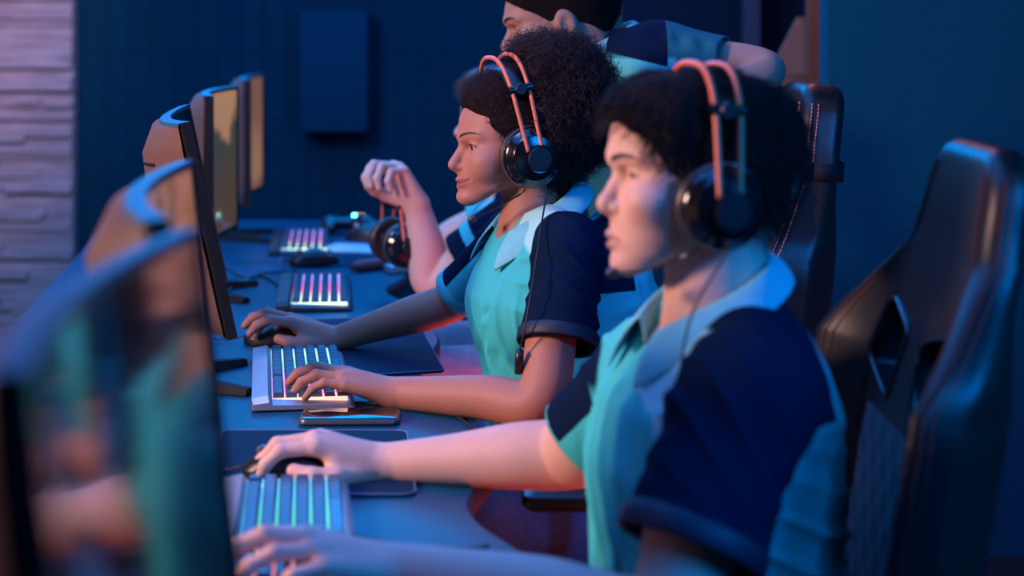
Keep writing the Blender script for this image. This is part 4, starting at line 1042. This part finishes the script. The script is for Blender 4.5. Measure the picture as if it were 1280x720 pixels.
# shirt
S = SDF((.0, 1.50, .50), (.42, 2.22, 1.09), .003)
sleeve(S, mSh, mHem, .060, .074); sleeve(S, fSh, fHem+(fHem-fSh)*.08, .066, .062)
S.loft(mOb, mAb, mrows, p=2.3, k=.032)
S.cone(W(935, 428, 1.78), mSh, .045, .060, .035); S.cone(W(865, 405, 1.92), fSh, .045, .062, .03)
S.cone(W(893, 340, 1.85), W(905, 430, 1.85), .056, .062, .004, 's')
vn = W(822, 440, 1.85)
S.cone(W(850, 375, 1.86), W(800, 455, 1.87), .040, .010, .006, 's')
B_ = mAb
def bp(f, l, z): return mOb+B_[0]*f+B_[1]*l+[0, 0, z]
lines = []
rs = random.Random(3)
for i in range(9):   # folds pulling from the armpit across the sleeve
    t = i/8; a = mSh*(1-t*.9)+mHem*t*.9; lines.append((a+B_[0]*.075+[0, 0, .02-.02*t], a-B_[0]*.05+[0, -.02, -.055-.01*t]+B_[1]*.06, .010+.004*rs.random(), (.0032 if i % 2 else -.0030)))
for i in range(8):
    z = .60+i*.042; lines.append((bp(-.135, .11, z+.012), bp(-.04, .19, z+.035+.01*rs.random()), .011, (.0036 if i % 2 else -.0034)))
for i in range(7):   # chest folds falling from the collar
    lines.append((bp(.10-.004*i, -.03+.028*i, .93), bp(.125, -.06+.030*i+.02*rs.random(), .70), .010, (.0038 if i % 2 else -.0036)))
for i in range(5): lines.append((fSh+[-.02+.02*i, -.05, .05-.03*i], fHem+[.02+.01*i, -.05, .045-.03*i], .008, (.003 if i % 2 else -.003)))
def m_navy(Q):
    q = (Q-mOb)@B_.T; f, l, z = q.T; d, t, _ = capdist(Q, mSh, mHem)
    sl = np.minimum(.079-d, l-.108)
    yoke = np.minimum.reduce([.030-f+.1*(z-.97), z-.925, l-.012, f+.085]); d2, t2, v2 = capdist(Q, fSh, fHem)
    far = np.minimum(.072-d2, v2[:, 2]-v2[:, 0]*1.1-.048*np.ones(len(Q))+.0)
    return np.maximum.reduce([sl, yoke, np.where(l < -.1, far, -1)])
def m_pale(Q):
    q = (Q-mOb)@B_.T; f, l, z = q.T
    return np.minimum.reduce([.095-f, f-.02, l-.035, z-.900+.3*(f-.05), .135-l])
sdf_obj('shirt', S, M['shirt'], man, lines=lines, disp=lambda Q: folds(Q, mOb, mAb, mSh, mHem, fSh, fHem, 2), attrs={'navy': m_navy, 'pale': m_pale})
for a_, b_, r_ in ((mSh, mHem, .0735), (fSh, fHem+(fHem-fSh)*.08, .0605)):   # turned hems
    d_ = nrm(b_-a_); build('sleeve_hem', MB().lathe(b_, d_, [(r_-.0005, -.024), (r_+.0016, -.021), (r_+.0020, -.002), (r_, .001), (r_-.002, -.002), (r_-.003, -.02)], 60), pmat('navy_hem', NAVY, .6) if r_ > .07 else pmat('teal_hem', TEAL, .6), man, local=False)
mc = W(888, 384, 1.85); collar(man, mc, mAb, .078, .058, .072, .50, h=.030, gap=28, drop=.024, flare=.024)
# hair
def man_hair(par, O, A, extra=0.0, cut=(.108, .078), low=(-.075, .075), seed=1, n=6500, mat=None, length=.021, fr=.085):
    S = SDF(O-.19, O+.21, .003); g = lambda f, l, u: O+A[0]*f+A[1]*l+A[2]*u
    S.ell(g(-.014, 0, .052), (.112+extra, .084+extra, .084+extra), .02, A=A); S.ell(g(.040, 0, .100), (.056, .066, .034), .02, A=A)
    S.ell(g(-.048, 0, .002), (.056, .068, .058), .02, A=A); S.ell(g(.040, 0, .080), (.046, .080, .042), .02, A=A)
    S.ell(g(cut[0], 0, .004), (cut[1], .13, fr), .010, 's', A); S.ell(g(.02, 0, low[0]), (low[1], .13, .062), .01, 's', A)
    o_, P, F = sdf_obj('hair', S, M['hair_core'] if mat is None else mat, par, disp=lambda Q: .004*noise3(Q, 90, seed))
    Nn = vnormals(P, F); rs_ = np.random.RandomState(seed); ctr = g(-.01, 0, .04)
    sg = np.sign(((P-ctr)*Nn).sum(1).mean()); Nn = Nn*sg; rd = (P-ctr)/np.linalg.norm(P-ctr, axis=1)[:, None]; ql = (P-O)@A.T; far_ = ((ql[:, 0]-cut[0])/cut[1])**2+(ql[:, 1]/.13)**2+((ql[:, 2]-.004)/fr)**2; ok = np.where(((rd*Nn).sum(1) > .80) & (far_ > 1.12))[0]; pick = rs_.choice(ok, n)
    q = (P[pick]-O)@A.T; fw = np.clip((q[:, 0]+.02)/.08, -1, 1)[:, None]
    d = Nn[pick]*.16+A[0]*np.where(fw > 0, fw*.75, fw*.2)-A[2]*.6*(1-np.abs(Nn[pick]@A[2]))[:, None]
    strands('hair_strands', P[pick]-Nn[pick]*.003, d, length, .0007, M['hair_black'] if mat is None else mat, o_, nseg=7, bend=lambda r: np.tile(-A[2]*.5, (len(r), 1)), seed=seed, jit=.22)
    return o_
man_hair(man, mO, mA, extra=.001, cut=(.116, .070), length=.017)
hs_m = headset('black headset with twin orange rails worn by the seated man nearest to the viewer', mO+mA[0]*.001-mA[2]*.006, mA, .066, .150, ring=.0455, tiltf=-.09,
    mic=[(lambda p: p)(mO+mA[0]*f+mA[1]*.062+mA[2]*u) for f, u in [loc(852, 322, mO, mA, .062)]]+[mO+mA[0]*f+mA[1]*l+mA[2]*u for (x, y, l) in ((812, 337, .050), (790, 341, .042), (768, 341, .036)) for f, u in [loc(x, y, mO, mA, l)]],
    cable_pts=[W(912, 300, 1.735), W(903, 325, 1.74), W(886, 352, 1.735), W(868, 385, 1.73), W(856, 425, 1.735), W(850, 470, 1.74)])

# ================================================= the woman with curly hair
wO = np.array([.0065, 2.68, 1.128]); wA = frame(17, 5, 0)
prof = {k: loc(x, y, wO, wA) for k, (x, y) in dict(hair=(597, 122), fore=(580, 146), brow=(575.5, 169), nas=(578, 180), tip=(560, 207), sub=(571.5, 216),
        ul=(568, 225), mouth=(572.5, 229), ll=(570, 234), ml=(576, 240), chin=(573.5, 248), cb=(583, 257)).items()}
wOb = np.array([.058, 2.68, 0]); wAb = frame(20, 0)
wrows = R4([(.50, .10, .13, .17), (.62, .092, .125, .158), (.72, .080, .112, .142), (.78, .070, .108, .136), (.84, .060, .110, .140), (.896, .056, .114, .148), (.94, .056, .104, .152),
            (.975, .056, .090, .145), (.998, .054, .076, .115), (1.015, .050, .062, .080), (1.032, .045, .050, .056)], .058, .94)
wSh, wHem, wElb = W(712, 306, 2.53), W(697, 432, 2.46), W(673, 500, 2.42)
vSh, vHem, vElb = W(640, 300, 2.84), W(577, 365, 2.90), W(556, 381, 2.91)
wnW, wfW = W(492, 491, 2.535), W(418, 424, 2.985)
skinW = skin_mat('brown_skin', (.41, .18, .125), (.30, .10, .085), (.02, .010, .008))
def wh_near(S):
    hand(S, wnW, W(430, 473, 2.545)-wnW, (.0, .05, 1), (0, 1, .0), [(6, 32, 22), (4, 32, 24), (8, 34, 24), (8, 34, 22)], splay=(3, 0, -4, -7), sc_=.94)
def wh_far(S):
    hand(S, wfW, W(365, 402, 2.985)-wfW, (0, -.2, 1), (0, -1, 0), [(14, 34, 26), (8, 34, 26), (20, 36, 26), (28, 36, 26)], sc_=.94,
         thumb=[(.016, .020, -.010), (.046, .040, -.020), (.074, .044, -.028), (.096, .036, -.032)])
woman, P, F, _ = person('smiling woman with a curly dark hair puff, headset and teal shirt, sharp in the middle', wO, wA, prof, wOb, wAb, wrows,
    [([wO-wA[0]*.020-[0, 0, .030], W(664, 262, 2.68), W(664, 310, 2.68)], [.046, .048, .060])],
    [([wSh, wSh*.45+wElb*.55, wElb, wElb*.62+wnW*.38, wnW], [.038, .038, .036, .033, .0235]),
     ([vSh, vHem, vElb, vElb*.7+wfW*.3, vElb*.4+wfW*.6, wfW], [.038, .036, .035, .033, .027, .0215])],
    [wh_near, wh_far], skinW, (-.52, 2.32, .60), (.24, 3.12, 1.30), wf=.94, smile=1.0, open_=.0048, h=.0019, seye=1.0, full=.80, bth=.62, pf=2.05, ns=.74)
S = SDF((-.16, 2.32, .48), (.30, 3.06, 1.09), .0028)
sleeve(S, wSh, wHem, .043, .060); sleeve(S, vSh, vHem+(vHem-vSh)*.06, .046, .049)
S.loft(wOb, wAb, wrows, p=2.3, k=.030)
S.cone(W(690, 284, 2.62), wSh+[0, 0, -.004], .034, .042, .03); S.cone(W(655, 270, 2.72), vSh, .034, .045, .03)
for sg in (1, -1): S.ell(wOb+wAb[0]*.062+wAb[1]*sg*.060+[0, 0, .880], (.040, .055, .055), .04, A=wAb)
S.ell(wOb-wAb[0]*.098+wAb[1]*.045+[0, 0, .87], (.055, .09, .18), .05, A=wAb)      # loose back of the shirt
S.cone(W(664, 240, 2.68), W(668, 300, 2.68), .052, .058, .004, 's')
S.cone(W(648, 270, 2.68), W(632, 322, 2.66), .042, .006, .006, 's')
def wp(f, l, z): return wOb+wAb[0]*f+wAb[1]*l+[0, 0, z]
lines = []
for i in range(9): lines.append((wp(.085-.004*i, -.05+.026*i, .95-.01*i), wp(.130, -.08+.028*i+.015*rs.random(), .72), .0085, (.0042 if i % 2 else -.0040)))
for i in range(4): lines.append((wp(.075, .09, .955-.02*i), wp(.13, .02-.02*i, .86-.03*i), .007, (.0035 if i % 2 else -.003)))
for i in range(7):
    t = i/6; a = wSh*(1-t*.85)+wHem*t*.85; lines.append((a+wAb[0]*.055+[0, -.03, .03-.045*t+.02], a-wAb[0]*.055+[0, -.035, -.075+.035*t], .0075, (.0030 if i % 2 else -.0028)))
for i in range(7):
    z = .66+i*.045; lines.append((wp(-.14, .10, z+.03), wp(-.05, .16, z), .009, (.0042 if i % 2 else -.0038)))
for i in range(6): lines.append((wp(-.10-.01*i, .13-.02*i, 1.0), wp(-.115-.006*i, .14-.025*i, .70), .009, (.0036 if i % 2 else -.0036)))
for i in range(6): lines.append((vSh+[-.02, -.05+.01*i, .045-.028*i], vHem+[.005+.008*i, -.05+.01*i, .040-.024*i], .007, (.0032 if i % 2 else -.003)))
def w_navy(Q):
    q = (Q-wOb)@wAb.T; f, l, z = q.T; d, t, _ = capdist(Q, wSh, wHem)
    sl = np.minimum(.066-d, l-.088)
    yoke = np.minimum.reduce([.006-f+.45*(.985-z), z-.92, l-.050, f+.090]); d2, t2, v2 = capdist(Q, vSh, vHem)
    far = np.minimum(.070-d2, v2[:, 2]*.8-v2[:, 0]*.75-.030)
    dv, tv, _ = capdist(Q, W(648, 270, 2.68), W(632, 322, 2.66)); trim = np.minimum(.007-(dv-(.042-.036*tv)), .985-z)
    return np.maximum.reduce([sl, yoke, np.where(l < -.07, far, -1), np.where(f > .02, trim, -1)])
def w_pale(Q):
    q = (Q-wOb)@wAb.T; f, l, z = q.T
    return np.minimum.reduce([.070-f, f-.0, l-.04, z-.915, .14-l])
sdf_obj('shirt', S, M['shirt'], woman, lines=lines, disp=lambda Q: folds(Q, wOb, wAb, wSh, wHem, vSh, vHem, 5, .9), attrs={'navy': w_navy, 'pale': w_pale})
for a_, b_, r_ in ((wSh, wHem, .0595), (vSh, vHem+(vHem-vSh)*.06, .0480)):
    d_ = nrm(b_-a_); build('sleeve_hem', MB().lathe(b_, d_, [(r_-.0005, -.020), (r_+.0016, -.017), (r_+.0020, -.002), (r_, .001), (r_-.002, -.002), (r_-.003, -.02)], 60), pmat('navy_hem', NAVY, .6) if r_ > .055 else pmat('teal_hem', TEAL, .6), woman, local=False)
collar(woman, W(669, 273, 2.68), wAb, .066, .056, .066, .58, h=.028, gap=34, drop=.020, flare=.030)
# trousers
S = SDF((-.32, 2.30, .30), (.32, 3.02, .76), .005)
S.loft((.10, 2.68, 0), wAb, [(.47, .14, -.14, .17), (.55, .13, -.13, .175), (.66, .12, -.12, .165), (.70, .11, -.11, .15)], k=.03)
for a, b in ((W(720, 605, 2.56), W(600, 640, 2.50)), (W(735, 520, 2.85), W(585, 520, 2.86))): S.cone(a-[0, 0, .03], b-[0, 0, .02], .088, .066, .04)
for b in (W(600, 640, 2.50), W(585, 520, 2.86)): S.cone(b-[0, 0, .02], b-[.05, 0, .30], .066, .055, .03)
sdf_obj('jeans', S, M['denim'], woman, disp=lambda Q: .004*noise3(Q, 60, 8))
# hair: a tight front and a big puff
def g(f, l, u): return wO+wA[0]*f+wA[1]*l+wA[2]*u
def whair():
    S = SDF(wO-[.20, .22, .16], wO+[.26, .22, .26], .003)
    S.ell(g(-.018, 0, .050), (.104, .084, .080), .02, A=wA); S.ell(g(.030, 0, .092), (.048, .064, .034), .02, A=wA)
    S.ell(g(-.045, 0, .0), (.060, .066, .060), .02, A=wA)
    S.ell(g(.120, 0, .0), (.074, .13, .092), .008, 's', wA); S.ell(g(.03, 0, -.07), (.075, .13, .062), .01, 's', wA)
    front = S.D.copy()
    S.ell(g(-.084, .006, .078), (.066, .078, .082), .02, A=wA); S.ell(g(-.050, .01, .122), (.056, .064, .040), .02, A=wA); S.ell(g(-.108, .01, .035), (.048, .064, .056), .02, A=wA)
    return sdf_obj('hair', S, M['hair_core'], woman, disp=lambda Q: (.005*noise3(Q, 120, 3)+.004*noise3(Q, 55, 4))*np.clip((-.02-(Q-wO)@wA[0])/.03, .15, 1))
ho, P, F = whair(); Nn = vnormals(P, F); ctr = g(-.06, 0, .06); Nn = Nn*np.sign(((P-ctr)*Nn).sum(1).mean())
q = (P-wO)@wA.T; rsn = np.random.RandomState(7)
rd = (P-ctr)/np.linalg.norm(P-ctr, axis=1)[:, None]; vis = (Nn@nrm([0, -1, .35]) > -.45) & ((rd*Nn).sum(1) > .35)
puff = np.where(vis & ((q[:, 0] < -.02) | (q[:, 2] > .15)) & ((P-g(-.018, 0, .05))@nrm(wA[0]) < .02))[0]; frnt = np.where(vis & (q[:, 0] > -.04) & (((q[:, 0]-.120)/.074)**2+(q[:, 1]/.13)**2+(q[:, 2]/.092)**2 > 1.16))[0]
pk = rsn.choice(puff, 7600); strands('hair_curls', P[pk]-Nn[pk]*.006, Nn[pk], .030, .00052, M['hair_curly'], ho, coil=.0042, turns=3.2, nseg=20, seed=11, jit=.42)
pk = rsn.choice(puff, 3200); strands('hair_curls', P[pk]-Nn[pk]*.004, Nn[pk], .030, .00095, M['hair_curly'], ho, coil=.0066, turns=2.0, nseg=18, seed=15, jit=.5)
pk = rsn.choice(frnt, 3400); strands('hair_curls', P[pk]-Nn[pk]*.003, Nn[pk]*.6-wA[0]*.7, .014, .00042, M['hair_curly'], ho, coil=.0026, turns=2.4, nseg=14, seed=12, jit=.45)
hs_w = headset('black headset with twin orange rails worn by the smiling curly haired woman', wO+wA[0]*.0-wA[2]*.004, wA, .062, .158, ring=.0475, tiltf=.10,
    mic=[wO+wA[0]*f+wA[1]*l+wA[2]*u for (x, y, l) in ((655, 239, .072), (636, 251, .062), (612, 264, .050), (592, 273, .040)) for f, u in [loc(x, y, wO, wA, l)]],
    cable_pts=[W(683, 232, 2.565), W(681, 255, 2.545), W(676, 285, 2.50), W(671, 320, 2.465), W(664, 365, 2.43), W(656, 410, 2.415), W(650, 438, 2.42), W(648, 462, 2.43)])
build('cable_remote', MB().tube([W(650, 438, 2.42), W(649, 452, 2.425), W(648, 466, 2.43)], [.006, .007, .006], 10), M['black'], hs_w, local=False)

# ================================================= the man behind her, holding a headset over the desk
tO = W(634, 160, 3.66); tA = frame(-8, 2); tOb = np.array([.045, 3.66, 0]); tAb = frame(0, 0)
trows = R4([(.50, .08, .12, .16), (.70, .06, .12, .17), (.85, .045, .115, .18), (.95, .04, .09, .165), (1.0, .04, .06, .09), (1.03, .035, .05, .06)], .045, 1)
tSh, tEl, tWr = W(632, 285, 3.47), W(545, 352, 3.50), W(521, 258, 3.50)
uSh, uEl, uWr = W(650, 262, 3.85), W(556, 305, 3.86), W(622, 335, 3.84)
skinT = skin_mat('fair_skin', (.66, .42, .33), (.5, .25, .2), (.05, .03, .02))
def th_near(S):
    hand(S, tWr+[0, 0, .005], (-.52, -.05, .85), (.45, -.70, .45), (-.45, .6, -.2), [(52, 62, 40), (56, 62, 40), (60, 60, 40), (66, 60, 40)], sc_=1.02, splay=(8, 2, -4, -10),
         thumb=[(.016, .018, -.012), (.046, .034, -.030), (.070, .030, -.050), (.088, .016, -.062)])
def th_far(S): hand(S, uWr, (-.3, 0, .9), (.6, -.6, .3), (-.5, .5, 0), [(40, 50, 30)]*4, sc_=.95)
third, P, F, _ = person('man mostly hidden behind the curly haired woman, elbow on the desk, forearm raised', tO, tA, FACE, tOb, tAb, trows,
    [([tO-tA[0]*.02-[0, 0, .03], W(640, 235, 3.66), W(650, 270, 3.66)], [.052, .056, .07])],
    [([tSh, tEl, tEl*.5+tWr*.5, tWr], [.050, .040, .038, .0265]), ([uSh, uEl, uWr], [.048, .038, .026])], [th_near, th_far], skinT, (-.36, 3.34, .62), (.26, 4.02, 1.32), h=.0032, eye=True, wf=.98)
S = SDF((-.2, 3.35, .45), (.3, 4.0, 1.08), .0045); sleeve(S, tSh, tSh*.40+tEl*.60, .062, .062); sleeve(S, uSh, uSh*.4+uEl*.6, .06, .06)
S.loft(tOb, tAb, trows, p=2.3, k=.03); S.cone(W(640, 220, 3.66), W(652, 275, 3.66), .055, .06, .004, 's')
def t_navy(Q):
    d, t, _ = capdist(Q, tSh, tSh*.4+tEl*.6); return np.maximum(np.minimum(.070-d, np.abs(t-.55)-.10), np.minimum(Q[:, 2]-.95, .1))
sdf_obj('shirt', S, M['shirt'], third, disp=lambda Q: .004*noise3(Q, 55, 9), attrs={'navy': t_navy, 'pale': lambda Q: np.full(len(Q), -1.0)})
collar(third, W(640, 248, 3.66), tAb, .07, .07, .068, .4)
S = SDF((-.42, 3.25, .25), (.26, 4.0, .74), .007)
for y in (-.10, .13): S.cone((.10, 3.62+y, .57), (-.20, 3.56+y*1.4, .60), .090, .070, .04); S.cone((-.20, 3.56+y*1.4, .60), (-.22, 3.56+y*1.4, .30), .070, .055, .03)
sdf_obj('jeans', S, pmat('pale_jeans', (.42, .30, .36), .8, noise=.3, bump=.3), third, disp=lambda Q: .005*noise3(Q, 60, 8))
man_hair(third, tO, tA, seed=6, n=2600, mat=M['hair_brown'])
hc = W(497, 303, 3.56); hA = np.array([nrm([-.55, -.83, .0]), nrm([.83, -.55, .0]), [0, 0, 1.0]])
hA = np.array([nrm([-.93, -.36, .0]), nrm([.36, -.93, .0]), [0, 0, 1.0]])
headset('black headset with twin orange rails held upright above the desk by a raised hand', hc, hA, .036, .120, ring=.0455)

# ================================================= the man standing and leaning over the chairs
sO = W(703, 36, 3.05); sA = frame(4, 14); sAb = frame(8, 0)
sOb = np.array([.20, 3.10, 0])
srows = [(z, -(x-.20)+a, -(x-.20)-a, b) for z, x, a, b in [(.70, .34, .13, .17), (.85, .31, .13, .17), (1.0, .27, .13, .175), (1.10, .235, .125, .18), (1.18, .22, .11, .185), (1.24, .215, .085, .17), (1.275, .21, .06, .11), (1.29, .205, .05, .07)]]
sSh, sEl, sWr = W(818, 74, 2.93), W(958, 88, 2.84), W(852, 126, 2.78)
xSh, xEl, xWr = W(745, 110, 3.28), W(690, 230, 3.32), W(640, 290, 3.4)
skinS = skin_mat('tan_skin', (.42, .22, .16), (.35, .14, .11), (.015, .01, .01))
def sh_near(S): hand(S, sWr, (-1, -.1, -.15), (0, -.2, 1), (0, 1, 0), [(10, 20, 15)]*4, sc_=1.0)
stand, P, F, _ = person('short haired man standing behind the chairs, leaning over with one bent arm on a chair', sO, sA, FACE, sOb, sAb, srows,
    [([sO-sA[0]*.02-[0, 0, .03], W(735, 65, 3.05), W(768, 92, 3.08)], [.056, .060, .075])],
    [([sSh, sEl, sWr], [.048, .032, .024]), ([xSh, xEl, xWr], [.05, .042, .027])], [sh_near], skinS, (-.04, 2.72, .66), (.56, 3.50, 1.52), h=.0034, ear=True)
S = SDF((.0, 2.72, .66), (.56, 3.50, 1.36), .0042); sleeve(S, sSh, sSh*.36+sEl*.64, .062, .052); S.cone(W(772, 66, 3.02), sSh, .045, .060, .03); sleeve(S, xSh, xSh*.35+xEl*.65, .062, .056)
S.loft(sOb, sAb, srows, p=2.3, k=.03); S.cone(W(728, 40, 3.05), W(760, 85, 3.07), .056, .064, .004, 's')
def s_navy(Q):
    q = (Q-sOb)@sAb.T; f, l, z = q.T; d, t, _ = capdist(Q, sSh, sEl)
    return np.minimum.reduce([Q[:, 2]-1.268+.25*(Q[:, 0]-.22), .265-Q[:, 0], l-.03])
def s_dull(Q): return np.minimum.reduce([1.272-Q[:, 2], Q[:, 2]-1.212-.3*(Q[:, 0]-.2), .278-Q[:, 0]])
ln = []
for i in range(7): ln.append((sSh*(1-i*.1)+sEl*i*.1+[0, -.05, .045], sSh*(1-i*.1)+sEl*i*.1+[.02, -.05, -.045], .009, (.0045 if i % 2 else -.004)))
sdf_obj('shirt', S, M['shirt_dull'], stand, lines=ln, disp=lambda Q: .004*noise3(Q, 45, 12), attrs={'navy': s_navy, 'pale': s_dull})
collar(stand, W(752, 72, 3.06), np.array([nrm([-.9, -.08, -.35]), sAb[1], nrm([-.36, -.03, .93])]), .072, .072, .070, .1, h=.036)
S = SDF((.05, 2.75, .0), (.66, 3.50, .80), .009)
S.loft(sOb+[.10, 0, 0], sAb, [(.62, .05, -.20, .17), (.75, .08, -.18, .175), (.79, .07, -.16, .17)], k=.03)
for y in (-.09, .09): S.cone((.37, 3.1+y, .68), (.36, 3.1+y*1.2, .40), .095, .068, .04); S.cone((.36, 3.1+y*1.2, .40), (.40, 3.1+y*1.2, .09), .068, .052, .03)
sdf_obj('trousers', S, M['trouser'], stand)
for y in (-.108, .108):
    S = SDF((.22, 3.02+y, -.01), (.50, 3.18+y, .12), .005); S.loft((.38, 3.1+y, 0), frame(0), [(.004, .13, -.09, .045), (.04, .12, -.09, .045), (.07, .06, -.08, .042), (.10, .04, -.06, .04)], p=2.6, k=.001)
    sdf_obj('shoe', S, M['rubber'], stand)
man_hair(stand, sO, sA, extra=.002, seed=9, n=3200, length=.006, fr=.075, cut=(.118, .074), low=(-.088, .060))

# ================================================= chairs
chair(1236, 1.83, 1.200, 0, 'black quilted gaming chair at the right edge behind the nearest seated man', lean=8.5, thread='stitch_dark')
chair(1018, 2.70, 1.236, 0, 'black gaming chair with orange stitching and a headrest strap, behind the curly haired woman', lean=5, wingd=.045, hth=.010, strap=True)
chair(822, 3.75, 1.20, 0, 'black gaming chair mostly hidden behind the people, farthest from the viewer', lean=12, armrest=False)
